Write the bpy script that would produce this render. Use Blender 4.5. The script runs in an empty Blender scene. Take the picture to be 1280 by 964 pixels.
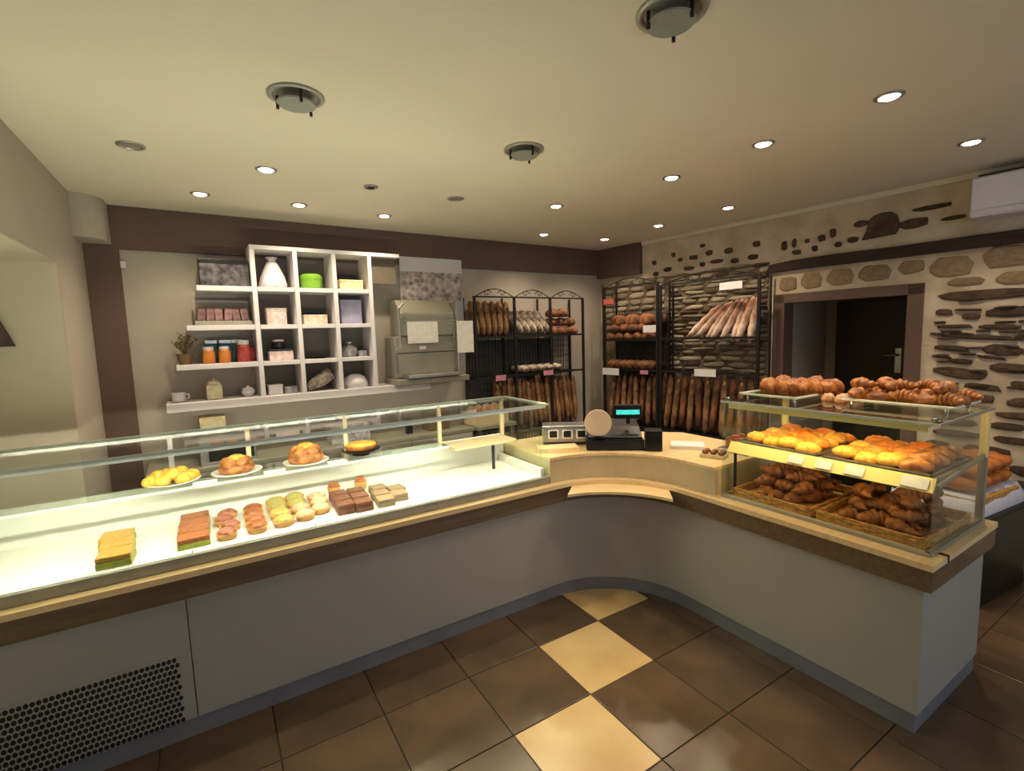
import bpy, bmesh, math, random
from mathutils import Matrix, Vector
random.seed(7)
PI = math.pi
scn = bpy.context.scene
COL = scn.collection

# ------------------------------------------------------------------ camera
yaw, pitch, roll, F = 0.551906, 0.104109, -0.0317177, 608.9
fw = Vector((math.sin(yaw)*math.cos(pitch), math.cos(yaw)*math.cos(pitch), -math.sin(pitch)))
rt = Vector((math.cos(yaw), -math.sin(yaw), 0)); up = rt.cross(fw)
r2 = rt*math.cos(roll) + up*math.sin(roll); u2 = up*math.cos(roll) - rt*math.sin(roll)
cam = bpy.data.objects.new('camera', bpy.data.cameras.new('camera')); COL.objects.link(cam)
cam.matrix_world = Matrix(((r2.x, u2.x, -fw.x, 0), (r2.y, u2.y, -fw.y, 0), (r2.z, u2.z, -fw.z, 1.65), (0, 0, 0, 1)))
cam.data.sensor_width = 36; cam.data.lens = F/1280*36; cam.data.clip_start = 0.02
scn.camera = cam

# ------------------------------------------------------------------ world, lights, exposure
W = bpy.data.worlds.new('world'); scn.world = W; W.use_nodes = True
W.node_tree.nodes['Background'].inputs[0].default_value = (0.62, 0.72, 0.9, 1)
W.node_tree.nodes['Background'].inputs[1].default_value = 0.6
vs = scn.view_settings
vs.view_transform = 'Standard'; vs.look = 'None'; vs.gamma = 1; vs.use_curve_mapping = False
vs.exposure = 0.33
scn.cycles.transparent_max_bounces = 24
SPOT_W, SPOT_COL = 23.0, (1.0, 0.80, 0.56)
DAY_W, TUBE, RTUBE, LOWFILL = 16.0, 122.0, 50.0, 16.0

def area(name, loc, size, energy, color, rot, sy=None):
    l = bpy.data.lights.new(name, 'AREA'); l.energy = energy; l.color = color
    l.shape = 'RECTANGLE'; l.size = size; l.size_y = sy or size
    o = bpy.data.objects.new(name, l); COL.objects.link(o); o.location = loc; o.rotation_euler = rot
    return o
# daylight through the shop window behind the camera
area('window_daylight', (2.2, -2.28, 1.35), 3.6, DAY_W, (0.86, 0.92, 1.0), (PI/2, 0, 0), 2.0)

# ------------------------------------------------------------------ helpers
class MB:
    def __init__(s): s.v = []; s.f = []
    def add(s, vs_, fs_, M=None):
        n = len(s.v)
        for p in vs_:
            p = Vector(p)
            s.v.append(tuple(M @ p) if M else tuple(p))
        for f in fs_: s.f.append([i+n for i in f])
        return s
    def box(s, a, b, M=None):
        x0, y0, z0 = a; x1, y1, z1 = b
        v = [(x0,y0,z0),(x1,y0,z0),(x1,y1,z0),(x0,y1,z0),(x0,y0,z1),(x1,y0,z1),(x1,y1,z1),(x0,y1,z1)]
        return s.add(v, [(3,2,1,0),(4,5,6,7),(0,1,5,4),(1,2,6,5),(2,3,7,6),(3,0,4,7)], M)
    def prism(s, poly, z0, z1, M=None):
        n = len(poly)
        v = [(x,y,z0) for x,y in poly] + [(x,y,z1) for x,y in poly]
        f = [list(range(n))[::-1], list(range(n,2*n))] + [(i,(i+1)%n,(i+1)%n+n,i+n) for i in range(n)]
        return s.add(v, f, M)
    def tube(s, pts, r, seg=6, M=None, closed=False):
        pts = [Vector(p) for p in pts]; n = len(pts); v = []; f = []
        rs = r if isinstance(r, (list, tuple)) else [r]*n
        prev = None
        for i, p in enumerate(pts):
            t = (pts[(i+1) % n]-pts[i-1]) if closed else (pts[min(i+1,n-1)]-pts[max(i-1,0)])
            t = t.normalized() if t.length > 1e-9 else Vector((0,0,1))
            ref = prev if prev else (Vector((0,0,1)) if abs(t.z) < .9 else Vector((1,0,0)))
            a = (ref - t*ref.dot(t)).normalized(); prev = a; b = t.cross(a)
            for k in range(seg):
                q = 2*PI*k/seg; v.append(p + (a*math.cos(q)+b*math.sin(q))*rs[i])
        m = n if closed else n-1
        for i in range(m):
            for k in range(seg):
                f.append((i*seg+k, i*seg+(k+1)%seg, ((i+1)%n)*seg+(k+1)%seg, ((i+1)%n)*seg+k))
        if not closed: f += [list(range(seg))[::-1], list(range((n-1)*seg, n*seg))]
        return s.add(v, f, M)
    def lathe(s, prof, seg=20, M=None, wob=None):
        v = []; f = []; n = len(prof)
        for i, (r, z) in enumerate(prof):
            for k in range(seg):
                q = 2*PI*k/seg; w = wob(q, z) if wob else 1
                v.append((r*w*math.cos(q), r*w*math.sin(q), z))
        for i in range(n-1):
            for k in range(seg):
                f.append((i*seg+k, i*seg+(k+1)%seg, (i+1)*seg+(k+1)%seg, (i+1)*seg+k))
        f += [list(range(seg))[::-1], list(range((n-1)*seg, n*seg))]
        return s.add(v, f, M)
    def mesh(s, name, mat, bevel=0, smooth=False):
        me = bpy.data.meshes.new(name); me.from_pydata(s.v, [], s.f)
        bm = bmesh.new(); bm.from_mesh(me)
        bmesh.ops.recalc_face_normals(bm, faces=bm.faces)
        if bevel:
            bmesh.ops.bevel(bm, geom=[e for e in bm.edges if len(e.link_faces) == 2 and e.calc_face_angle(0) > .5], offset=bevel, segments=2, affect='EDGES', profile=.5)
        bm.to_mesh(me); bm.free()
        if smooth:
            me.polygons.foreach_set('use_smooth', [True]*len(me.polygons))
        me.materials.append(mat); me.update()
        return me

def link(name, data, parent=None, M=None):
    o = bpy.data.objects.new(name, data); COL.objects.link(o)
    if parent: o.parent = parent
    if M is not None: o.matrix_local = M
    return o
def tag(o, label, cat, group=None, kind=None):
    if label: o['label'] = label
    if cat: o['category'] = cat
    if group: o['group'] = group
    if kind: o['kind'] = kind
    return o
def thing(name, label, cat, M=None, group=None):
    o = link(name, None, None, M); o.empty_display_size = .05
    return tag(o, label, cat, group)
def part(name, mb, mat, parent, bevel=0, smooth=False, M=None, label=None):
    o = link(name, mb.mesh(name, mat, bevel, smooth), parent, M)
    if label: o['label'] = label
    return o
def solo(name, mb, mat, label, cat, group=None, bevel=0, smooth=False, M=None):
    return tag(link(name, mb.mesh(name, mat, bevel, smooth), None, M), label, cat, group)
def struct(name, mb, mat, bevel=0, M=None, label=None):
    o = link(name, mb.mesh(name, mat, bevel), None, M); o['kind'] = 'structure'
    if label: o['label'] = label
    return o
def dup(root, M, label=None, group=None, parent=None):
    r = root.copy(); COL.objects.link(r); r.parent = parent
    r.matrix_local = M
    if label: r['label'] = label
    if group: r['group'] = group
    for ch in list(root.children):
        c = ch.copy(); COL.objects.link(c); c.parent = r; c.matrix_local = ch.matrix_local.copy()
        for g in list(ch.children):
            d = g.copy(); COL.objects.link(d); d.parent = c; d.matrix_local = g.matrix_local.copy()
    return r
def T(x, y, z): return Matrix.Translation((x, y, z))
def RZ(a): return Matrix.Rotation(a, 4, 'Z')
def RX(a): return Matrix.Rotation(a, 4, 'X')
def RY(a): return Matrix.Rotation(a, 4, 'Y')
def S(x, y=None, z=None):
    return Matrix.Diagonal((x, x if y is None else y, x if z is None else z, 1))
def srgb(r, g, b):
    return tuple(((c/255)/12.92 if c <= 10 else (((c/255)+.055)/1.055)**2.4) for c in (r, g, b)) + (1,)

def mat(name, c, rough=.6, metal=0, var=.12, scale=8, c2=None, bump=0, bscale=40, rand=0, spec=.5, emit=0, ecol=None):
    """procedural: two-tone noise, optional bump, optional per-object variation"""
    m = bpy.data.materials.new(name); m.use_nodes = True
    nt = m.node_tree; N = nt.nodes; L = nt.links; b = N['Principled BSDF']
    tc = N.new('ShaderNodeTexCoord'); nz = N.new('ShaderNodeTexNoise')
    nz.inputs['Scale'].default_value = scale; nz.inputs['Detail'].default_value = 4
    L.new(tc.outputs['Object'], nz.inputs['Vector'])
    mx = N.new('ShaderNodeMix'); mx.data_type = 'RGBA'
    cr = N.new('ShaderNodeMapRange'); cr.inputs[1].default_value = .35; cr.inputs[2].default_value = .65
    L.new(nz.outputs['Fac'], cr.inputs[0]); L.new(cr.outputs[0], mx.inputs['Factor'])
    a = c2 if c2 else tuple(x*(1-var) for x in c[:3])+(1,)
    mx.inputs['A'].default_value = c; mx.inputs['B'].default_value = a
    out = mx.outputs['Result']
    if rand:
        oi = N.new('ShaderNodeObjectInfo'); hs = N.new('ShaderNodeHueSaturation')
        mr = N.new('ShaderNodeMapRange'); mr.inputs[3].default_value = 1-rand; mr.inputs[4].default_value = 1+rand
        L.new(oi.outputs['Random'], mr.inputs[0]); L.new(mr.outputs[0], hs.inputs['Value']); L.new(out, hs.inputs['Color'])
        out = hs.outputs['Color']
    L.new(out, b.inputs['Base Color'])
    b.inputs['Roughness'].default_value = rough; b.inputs['Metallic'].default_value = metal
    b.inputs['Specular IOR Level'].default_value = spec
    if bump:
        n2 = N.new('ShaderNodeTexNoise'); n2.inputs['Scale'].default_value = bscale; n2.inputs['Detail'].default_value = 5
        L.new(tc.outputs['Object'], n2.inputs['Vector'])
        bp = N.new('ShaderNodeBump'); bp.inputs['Strength'].default_value = bump; bp.inputs['Distance'].default_value = .01
        L.new(n2.outputs['Fac'], bp.inputs['Height']); L.new(bp.outputs['Normal'], b.inputs['Normal'])
    if emit:
        b.inputs['Emission Color'].default_value = ecol or c; b.inputs['Emission Strength'].default_value = emit
    return m
def wood(name, c, c2, rough=.4, stretch=(1.2, 14, 14)):
    m = mat(name, c, rough, c2=c2, scale=1); nt = m.node_tree
    nz = [n for n in nt.nodes if n.type == 'TEX_NOISE'][0]; tc = [n for n in nt.nodes if n.type == 'TEX_COORD'][0]
    mp = nt.nodes.new('ShaderNodeMapping'); mp.inputs['Scale'].default_value = stretch
    nt.links.new(tc.outputs['Object'], mp.inputs[0]); nt.links.new(mp.outputs[0], nz.inputs['Vector']); nz.inputs['Scale'].default_value = 3
    return m
def glass(name, tint=(.95, .985, .965, 1), ior=1.45):
    m = bpy.data.materials.new(name); m.use_nodes = True; nt = m.node_tree; N = nt.nodes; L = nt.links
    N.remove(N['Principled BSDF'])
    t = N.new('ShaderNodeBsdfTransparent'); t.inputs[0].default_value = tint
    g = N.new('ShaderNodeBsdfGlossy'); g.inputs['Roughness'].default_value = .02
    lw_ = N.new('ShaderNodeLayerWeight'); lw_.inputs[0].default_value = .5
    pw = N.new('ShaderNodeMath'); pw.operation = 'POWER'; pw.inputs[1].default_value = 5; L.new(lw_.outputs['Facing'], pw.inputs[0])
    fr = N.new('ShaderNodeMath'); fr.operation = 'MULTIPLY_ADD'; fr.inputs[1].default_value = .9; fr.inputs[2].default_value = ((ior-1)/(ior+1))**2; L.new(pw.outputs[0], fr.inputs[0])
    mx = N.new('ShaderNodeMixShader'); L.new(fr.outputs[0], mx.inputs[0]); L.new(t.outputs[0], mx.inputs[1]); L.new(g.outputs[0], mx.inputs[2])
    L.new(mx.outputs[0], N['Material Output'].inputs[0])
    return m

M_ceil = mat('ceiling_paint', srgb(226, 218, 200), .9, var=.03, scale=2)
M_wall = mat('taupe_paint', srgb(176, 166, 155), .85, var=.06, scale=3, bump=.05)
M_jamb = mat('cream_paint', srgb(196, 186, 166), .85, var=.04, scale=3)
M_brown = mat('brown_paint', srgb(99, 76, 67), .75, var=.12, scale=4)
M_white = mat('white_laminate', srgb(222, 218, 222), .45, var=.04)
M_cell = mat('shaded_cube_back', srgb(122, 114, 108), .8)  # shade inside the cubes is put into this darker colour
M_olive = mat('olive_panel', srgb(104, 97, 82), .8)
M_panel = mat('counter_panel', srgb(168, 165, 156), .42, var=.05, scale=3)
M_kick = mat('brushed_kick', srgb(128, 130, 138), .4, metal=.1, var=.15, scale=6)
M_fascia = wood('brown_fascia', srgb(122, 98, 72), srgb(104, 82, 60), .35)
M_wood = wood('light_wood', srgb(242, 214, 166), srgb(232, 196, 142), .35)
M_beige = mat('beige_laminate', srgb(205, 186, 148), .5, var=.06)
M_steel = mat('steel', srgb(190, 190, 190), .3, metal=.9, var=.15)
M_trim = mat('case_trim', srgb(162, 158, 144), .35, metal=.25, var=.12)
M_chrome = mat('chrome', srgb(150, 152, 148), .18, metal=1)
M_black = mat('black_iron', srgb(26, 24, 26), .5, var=.3)
M_blackpl = mat('black_plastic', srgb(16, 16, 18), .35, var=.3)
M_deck = mat('white_deck', srgb(240, 240, 232), .35, var=.03)
M_tube = mat('lit_tube', (1, .97, .80, 1), .3, emit=TUBE, ecol=(1, .93, .70, 1))
M_strip = mat('lit_warm_strip', (1, .7, .3, 1), .3, emit=RTUBE, ecol=(1, .68, .30, 1))
M_fillstrip = mat('warm_fill_strip', (1, .7, .3, 1), .3, emit=LOWFILL, ecol=(1, .68, .32, 1))  # glow of the added fill lamp under the pastry shelf
M_edge = mat('glass_edge', srgb(218, 230, 218), .2, var=.08)
M_glass = glass('clear_glass')
M_mortar = mat('lime_mortar', srgb(214, 200, 178), .95, scale=5, c2=srgb(186, 170, 146), bump=.5, bscale=25)
M_stone = mat('rubble_stone', srgb(112, 90, 70), .9, scale=9, c2=srgb(72, 57, 46), bump=.8, bscale=30, rand=.28)
M_stone2 = mat('pale_rubble_stone', srgb(200, 188, 166), .9, scale=12, c2=srgb(146, 132, 112), bump=.9, bscale=30, rand=.36)
M_stone3 = mat('cut_tan_stone', srgb(168, 144, 116), .9, scale=7, c2=srgb(140, 118, 94), bump=.6, bscale=25, rand=.1)
M_beam = wood('old_oak', srgb(58, 42, 34), srgb(36, 27, 24), .7)
M_frame = mat('brown_door_frame', srgb(104, 82, 74), .5, var=.08)
M_dark = mat('dark_door', srgb(42, 33, 27), .5, var=.2)
M_tile = mat('brown_tile', srgb(104, 82, 62), .24, scale=3, c2=srgb(86, 67, 51), rand=.06)
M_tilel = mat('cream_tile', srgb(226, 194, 140), .24, scale=3, c2=srgb(210, 174, 120), rand=.03)
M_grout = mat('grout', srgb(62, 52, 42), .9)
M_crust = mat('baguette_crust', srgb(160, 122, 82), .75, scale=16, c2=srgb(98, 66, 42), bump=.6, bscale=30, rand=.2)
M_crustd = mat('dark_crust', srgb(134, 84, 50), .75, scale=14, c2=srgb(70, 40, 26), bump=.7, bscale=25, rand=.25)
M_flour = mat('floured_crust', srgb(232, 208, 192), .8, scale=10, c2=srgb(150, 104, 82), bump=.6, bscale=25, rand=.12)
M_flourd = mat('floured_dark_loaf', srgb(224, 206, 190), .8, scale=16, c2=srgb(62, 40, 34), bump=.6, bscale=25, rand=.15)
M_crois = mat('croissant_crust', srgb(176, 108, 48), .45, scale=18, c2=srgb(104, 54, 22), bump=.4, bscale=40, rand=.2)
M_orange = mat('apricot_pastry', srgb(244, 160, 50), .4, scale=45, c2=srgb(226, 108, 24), bump=.4, bscale=40, rand=.12)
M_yellow = mat('custard_pastry', srgb(248, 202, 84), .45, scale=45, c2=srgb(228, 150, 50), bump=.4, bscale=40, rand=.1)
M_brioche = mat('brioche_crust', srgb(204, 134, 70), .4, scale=26, c2=srgb(122, 64, 32), bump=.4, bscale=22, rand=.12)
M_wicker = mat('wicker', srgb(238, 184, 100), .7, scale=40, c2=srgb(196, 138, 66), bump=1, bscale=90)
M_card = mat('white_card', srgb(232, 232, 236), .7, var=.08, scale=30)
M_cardp = mat('pink_card', srgb(206, 140, 158), .7, var=.2, scale=30)
M_cardr = mat('red_card', srgb(200, 96, 84), .7, var=.2, scale=30)

# ------------------------------------------------------------------ wall frames: x along wall, y into wall, z up
def frame(a, b):
    a = Vector(a); b = Vector(b); t = (b-a).normalized()
    return Matrix(((t.x, -t.y, 0, a.x), (t.y, t.x, 0, a.y), (0, 0, 1, 0), (0, 0, 0, 1)))
FB = frame((-.66, 4.34), (4.08, 4.51))          # back wall
FR = frame((4.08, 4.51), (4.40, 1.0))           # stone wall
ZC = 2.61
CX, CY, CR = 1.73, 1.80, .545                   # centre and radius of the curved counter corner

# ------------------------------------------------------------------ the room
struct('floor', MB().box((-2.2, -2.5, -.12), (5.6, 5.0, -.004)), M_grout)
fl = bpy.data.objects['floor']
TS, TX, TY = .41538, 1.35588, 1.5993
h = (TS-.005)/2
tm = MB().box((-h, -h, -.012), (h, h, 0)).mesh('tile', M_tile, .002)
tl = MB().box((-h, -h, -.012), (h, h, 0)).mesh('tile', M_tilel, .002)
for i in range(-5, 8):
    for j in range(-10, 2):
        x, y = TX+(i+.5)*TS, TY+(j+.5)*TS
        if y > 2.44 or (x > 2.75 and .95 < y < 2.0 and x < 2.9) or x > 4.5: continue
        if x > 2.5 and .9 < y and x < 2.85: continue
        link('tile', tl if i == j else tm, fl, T(x, y, 0))
struct('ceiling', MB().box((-2.2, -2.5, ZC), (5.6, 5.0, ZC+.12)), M_ceil)
struct('wall_back', MB().box((-1.6, 0, 0), (5.4, .15, ZC)), M_wall, M=FB)
# left wall with a deep opening
lw = MB()
lw.box((-.83, -2.4, 0), (-.66, 1.93, ZC)); lw.box((-.83, 3.56, 0), (-.66, 4.6, ZC)); lw.box((-.83, 1.93, 2.115), (-.66, 3.56, ZC))
struct('wall_left', lw, M_wall)
al = MB()
al.box((-1.75, 3.555, 0), (-.663, 3.7, 2.25)); al.box((-1.75, 1.75, 0), (-.83, 1.93, 2.25)); al.box((-1.75, 1.93, 2.11), (-.663, 3.555, 2.25)); al.box((-1.85, 1.7, 0), (-1.75, 3.7, 2.25))
struct('wall_alcove', al, M_jamb)
# shop front behind the camera
fr = MB()
fr.box((-.9, -2.5, 0), (.35, -2.35, ZC)); fr.box((4.05, -2.5, 0), (5.4, -2.35, ZC)); fr.box((.35, -2.5, 0), (4.05, -2.35, .3)); fr.box((.35, -2.5, 2.4), (4.05, -2.35, ZC))
struct('wall_front', fr, M_wall)
w = struct('window_1', MB().box((.35, -2.46, .3), (4.05, -2.45, 2.4)), M_glass)
wf = MB()
for x in (.35, 1.56, 2.79, 4.0): wf.box((x, -2.49, .3), (x+.05, -2.4, 2.4))
for z in (.3, 2.35): wf.box((.35, -2.49, z), (4.05, -2.4, z+.05))
part('window_frame', wf, M_frame, w)
# stone wall with the doorway
rw = MB()
DS0, DS1, DZ = 2.09, 3.04, 1.885
rw.box((-.3, 0, 0), (DS0, .14, ZC)); rw.box((DS1, 0, 0), (7.2, .14, ZC)); rw.box((DS0, 0, DZ), (DS1, .14, ZC))
rwall = struct('wall_right', rw, M_mortar, M=FR)
ps = MB()
ps.box((DS0-.06, .14, 0), (DS0, 1.0, 2.1)); ps.box((DS1, .14, 0), (DS1+.06, 1.0, 2.1)); ps.box((DS0, .14, DZ), (DS1, 1.0, 2.1)); ps.box((DS0-.06, 1.0, 0), (DS1+.06, 1.05, 2.1))
struct('wall_passage', ps, M_wall, M=FR)
d = struct('door_1', MB().box((DS0+.12, .92, .01), (DS1-.01, .96, DZ-.02)), M_dark, M=FR)
part('door_frame', MB().box((DS0-.045, -.02, 0), (DS0+.05, .16, 1.92)).box((DS1-.05, -.02, 0), (DS1+.045, .16, 1.92)).box((DS0-.045, -.02, 1.845), (DS1+.045, .16, 1.925)), M_frame, d, .004)
part('door_handle', MB().box((2.69, .908, 1.20), (2.735, .92, 1.42)).tube([(2.71, .91, 1.36), (2.71, .86, 1.36), (2.62, .86, 1.36)], .011, 8), M_chrome, d, label='silver lever handle')
# brown band and column on the back wall, short return on the right wall
struct('trim_1', MB().box((0, -.03, 2.32), (4.74, .005, ZC)).box((0, -.03, 0), (.185, .005, 2.32)), M_brown, M=FB, label='dark brown painted band and pillar on the back wall')
cap = []
for k in range(9):
    a = -PI/2 + PI/2*k/8
    cap.append((.62-.03+.03*math.cos(a)+0, -.065+.035+.035*math.sin(a)))
struct('trim_2', MB().prism([(0, .005), (0, -.065)]+cap+[(.62, .005)], 2.28, ZC), M_brown, M=FR, label='brown soffit end with rounded corner above the bread racks')
struct('trim_3', MB().box((.63, -.03, ZC-.035), (7, .005, ZC)), M_ceil, M=FR, label='pale cornice strip between ceiling and stone wall')
# half round boxing in the left corner
pp = [(-.66, 4.34)] + [(-.66+.15*math.cos(a)*1.0, 4.2+.15*math.sin(a)) for a in [(-PI/2)+PI*.5*k/10 for k in range(11)]] + [(-.51, 4.34)]
struct('trim_4', MB().prism(pp, 2.345, ZC), M_wall, label='rounded grey pipe boxing under the ceiling in the left corner')
# old oak lintel
part('lintel', MB().prism([(1.98, 2.115), (2.3, 2.12), (2.9, 2.118), (3.3, 2.122), (7, 2.125), (7, 2.20), (3.35, 2.205), (2.9, 2.20), (2.5, 2.205), (2.2, 2.20), (2.02, 2.185)], 0, .06, Matrix(((1,0,0,0),(0,0,-1,.015),(0,1,0,0),(0,0,0,1)))), M_beam, rwall, .006, label='dark oak lintel beam')

# stones, each a piece of its own
def stone_mesh(k, m):
    n = 9; mb = MB(); ring = []
    for i in range(n):
        a = 2*PI*i/n + random.uniform(-.18, .18)
        r = (abs(math.cos(a))**4+abs(math.sin(a))**4)**-.25*random.uniform(.86, 1.0)*.5
        ring.append((r*math.cos(a), r*math.sin(a)))
    v = [(x, .3, z) for x, z in ring] + [(x*.97, -.45, z*.97) for x, z in ring] + [(x*.74, -random.uniform(.75, 1), z*.74) for x, z in ring] + [(0, -1, 0)]
    f = [(i, (i+1)%n, (i+1)%n+n, i+n) for i in range(n)] + [(i+n, (i+1)%n+n, (i+1)%n+2*n, i+2*n) for i in range(n)] + [(i+2*n, (i+1)%n+2*n, 3*n) for i in range(n)]
    mb.add(v, f); return mb.mesh('stone', m, 0, True)
SV = {m: [stone_mesh(k, m) for k in range(10)] for m in (M_stone, M_stone2, M_stone3)}
def stone(s, z, w_, h_, m, d=.022, tilt=0):
    link('stone', random.choice(SV[m]), rwall, T(s, 0, z) @ RY(tilt) @ S(w_, d, h_))
for s, z, w_, h_ in [(2.12,2.335,.05,.09),(2.2,2.345,.035,.08),(2.3,2.345,.04,.04),(2.41,2.35,.06,.06),(2.49,2.375,.05,.075),(2.22,2.265,.08,.04),(2.36,2.275,.05,.05),(2.53,2.28,.06,.045),(2.63,2.3,.08,.05),(2.68,2.41,.10,.05),
                     (3.0,2.35,.19,.075),(3.10,2.44,.24,.035),(3.22,2.345,.14,.03),(1.25,2.36,.10,.05),(1.42,2.38,.08,.055),(1.62,2.37,.09,.06),(1.1,2.36,.06,.04),(.95,2.28,.10,.05),(1.2,2.26,.13,.04),(1.35,2.28,.06,.045),(1.5,2.29,.14,.04),(1.68,2.27,.08,.05),(1.85,2.28,.1,.05),(.8,2.25,.07,.05),(1.02,2.42,.05,.05),(1.88,2.39,.07,.06),(1.35,2.46,.06,.04),(.78,2.37,.06,.05)]:
    stone(s, z, w_, h_, M_stone)
ar = [(-.125, -.085), (-.1, -.02), (-.085, .055), (-.05, .085), (0, .097), (.055, .092), (.092, .06), (.105, .0), (.1, -.05), (.085, -.075)]
n = len(ar)                                          # the arched one
link('stone', MB().add([(x, .006, z) for x, z in ar]+[(x*.98, -.016, z*.98) for x, z in ar]+[(x*.86, -.028, z*.84) for x, z in ar], [(i, (i+1)%n, (i+1)%n+n, i+n) for i in range(n)]+[(i+n, (i+1)%n+n, (i+1)%n+2*n, i+2*n) for i in range(n)]+[list(range(2*n, 3*n))]).mesh('stone', M_stone), rwall, T(2.815, 0, 2.368))
for s, z, w_, h_ in [(2.16,2.01,.15,.13),(2.34,2.02,.17,.14),(2.55,2.025,.2,.14),(2.78,2.03,.22,.13),(3.0,2.045,.16,.1),(3.22,2.02,.24,.15),(3.5,2.05,.26,.15),(3.3,1.91,.2,.06),(3.55,1.91,.22,.09),(3.8,2.0,.25,.16)]:
    stone(s, z, w_, h_, M_stone3, .015)
for s, z, w_, h_, t in [(3.42,1.815,.56,.07,.0),(3.2,1.71,.1,.05,.1),(3.34,1.675,.1,.045,.05),(3.55,1.695,.3,.075,0),(3.26,1.61,.2,.03,0),(3.48,1.60,.22,.035,.05),(3.38,1.535,.4,.035,.08),(3.62,1.53,.14,.05,0),(3.25,1.46,.2,.045,.1),(3.5,1.45,.22,.075,.12),(3.3,1.37,.14,.04,.1),(3.3,1.29,.3,.075,.15),(3.55,1.33,.22,.07,.1),(3.42,1.2,.2,.05,.1),(3.62,1.22,.16,.06,.1),(3.17,1.56,.09,.02,.1),(3.62,1.63,.12,.025,.05),(3.18,1.64,.07,.02,0),(3.2,1.4,.12,.02,.12),(3.45,1.40,.16,.022,.15),(3.65,1.42,.12,.03,.1),(3.2,1.19,.12,.025,.15),(3.3,1.56,.14,.018,.1),(3.6,1.57,.1,.02,.1)]:
    stone(s, z, w_, h_, M_stone, .022, t)
def fill(s0, s1, z0, z1, hr, wr, m, gap, mix=None, skip=0):
    z = z0
    while z < z1:
        hh = random.uniform(*hr); s = s0+random.uniform(0, .06)
        while s < s1:
            ww = min(random.uniform(*wr), s1-s+.02)
            if random.random() > skip:
                stone(s+ww/2, z+hh/2+random.uniform(-.008, .008), ww*.96, hh*.95, mix if mix and random.random() < .12 else m, random.uniform(.022, .04), random.uniform(-.05, .05))
            s += ww+random.uniform(.4, 1.3)*gap
        z += hh+gap*.55
part('dark_joint', MB().box((.02, -.004, .3), (2.0, 0, 2.215)), mat('dark_joint', srgb(128, 112, 94), .95, scale=9, c2=srgb(92, 78, 64), bump=.6, bscale=30), rwall)  # dark brown plate that shows in the gaps between the stones
fill(.02, .9, 1.66, 2.2, (.05, .08), (.12, .24), M_stone2, .008, M_stone)
fill(.92, 1.98, 1.18, 2.2, (.03, .066), (.12, .3), M_stone2, .008, M_stone)
fill(3.12, 3.72, 1.2, 1.78, (.016, .022), (.06, .16), M_stone, .06, None, .35)
fill(3.12, 3.75, .55, 1.14, (.05, .085), (.16, .36), M_stone, .05)

# ------------------------------------------------------------------ ceiling lamps
def ring_mb(ro, ri, z0, z1, seg=24):
    return MB().lathe([(ri, z1), (ri, z0+.002), ((ro+ri)/2, z0), (ro, z0+.003), (ro, z1)], seg)
M_lens = mat('lit_lens', (1, .9, .72, 1), .3, emit=22, ecol=(1, .86, .66, 1))
def spot(x, y, e, label, c=SPOT_COL):
    t = thing('ceiling_spotlight', label, 'spotlight', T(x, y, ZC), 'lit spotlights in the ceiling')
    part('bezel', ring_mb(.055, .038, -.008, 0), M_steel, t, smooth=True)
    part('lens', MB().lathe([(.001, -.009), (.032, -.009), (.041, -.002), (.041, 0)], 20), M_lens, t, smooth=True)
    l = bpy.data.lights.new('spot', 'SPOT'); l.energy = e; l.color = c; l.spot_size = math.radians(128); l.spot_blend = .7; l.shadow_soft_size = .03
    o = bpy.data.objects.new('spot_beam', l); COL.objects.link(o); o.parent = t; o.location = (0, 0, -.025)
for x, y, lb in [(.03,3.78,'leftmost lit ceiling spotlight, above the stepped shelves by the brown band'),(.35,3.11,'lit ceiling spotlight set forward of the row above the white cube shelf'),(.62,3.80,'lit ceiling spotlight straight above the white cube shelf'),(1.25,3.86,'large bright ceiling spotlight near the poster, beside the brown band'),
                 (2.85,3.95,'small lit spotlight above the bundled baguette rack, beside the brown band'),(2.32,3.05,'lit ceiling spotlight midway between the bread racks and the middle glass lamp'),(3.59,3.90,'small lit spotlight in the far corner by the brown soffit end'),(3.61,3.2,'bright spotlight in front of the brown soffit end, near the stone wall'),
                 (2.58,2.18,'lit spotlight above the till, farthest of the row over the pastry counter'),(3.63,2.5,'lit spotlight near the stone wall above the leaning floured baguettes'),(2.57,1.57,'lit spotlight above the pastry case, middle of its row'),(2.55,1.0,'large lit spotlight above the pastry case, nearest the camera'),(3.6,1.02,'lit spotlight beside the white wall unit, rightmost in the ceiling')]:
    spot(x, y, SPOT_W, lb)
for x, y, lb in [(-.24,3.02,'unlit flat round ceiling fitting near the left wall'),(1.55,3.19,'small unlit flat ceiling fitting above the long glass case')]:
    t = thing('recessed_fitting', lb, 'ceiling light', T(x, y, ZC)); part('bezel', ring_mb(.06, .042, -.008, 0), M_steel, t, smooth=True)
    part('cover', MB().lathe([(.001, -.004), (.043, -.003), (.043, 0)], 18), M_trim, t)
t = thing('ceiling_sensor', 'small dark open ceiling sensor above the long glass case', 'sensor', T(.95, 3.17, ZC))
part('bezel', ring_mb(.045, .03, -.012, 0), M_steel, t, smooth=True); part('eye', MB().lathe([(.001, -.016), (.02, -.014), (.031, -.004), (.031, 0)], 16), M_blackpl, t, smooth=True)
M_bez = mat('satin_bezel', srgb(170, 168, 158), .35, metal=.3)
M_frost = mat('frosted_disc', srgb(150, 156, 148), .35, var=.1)
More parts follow.
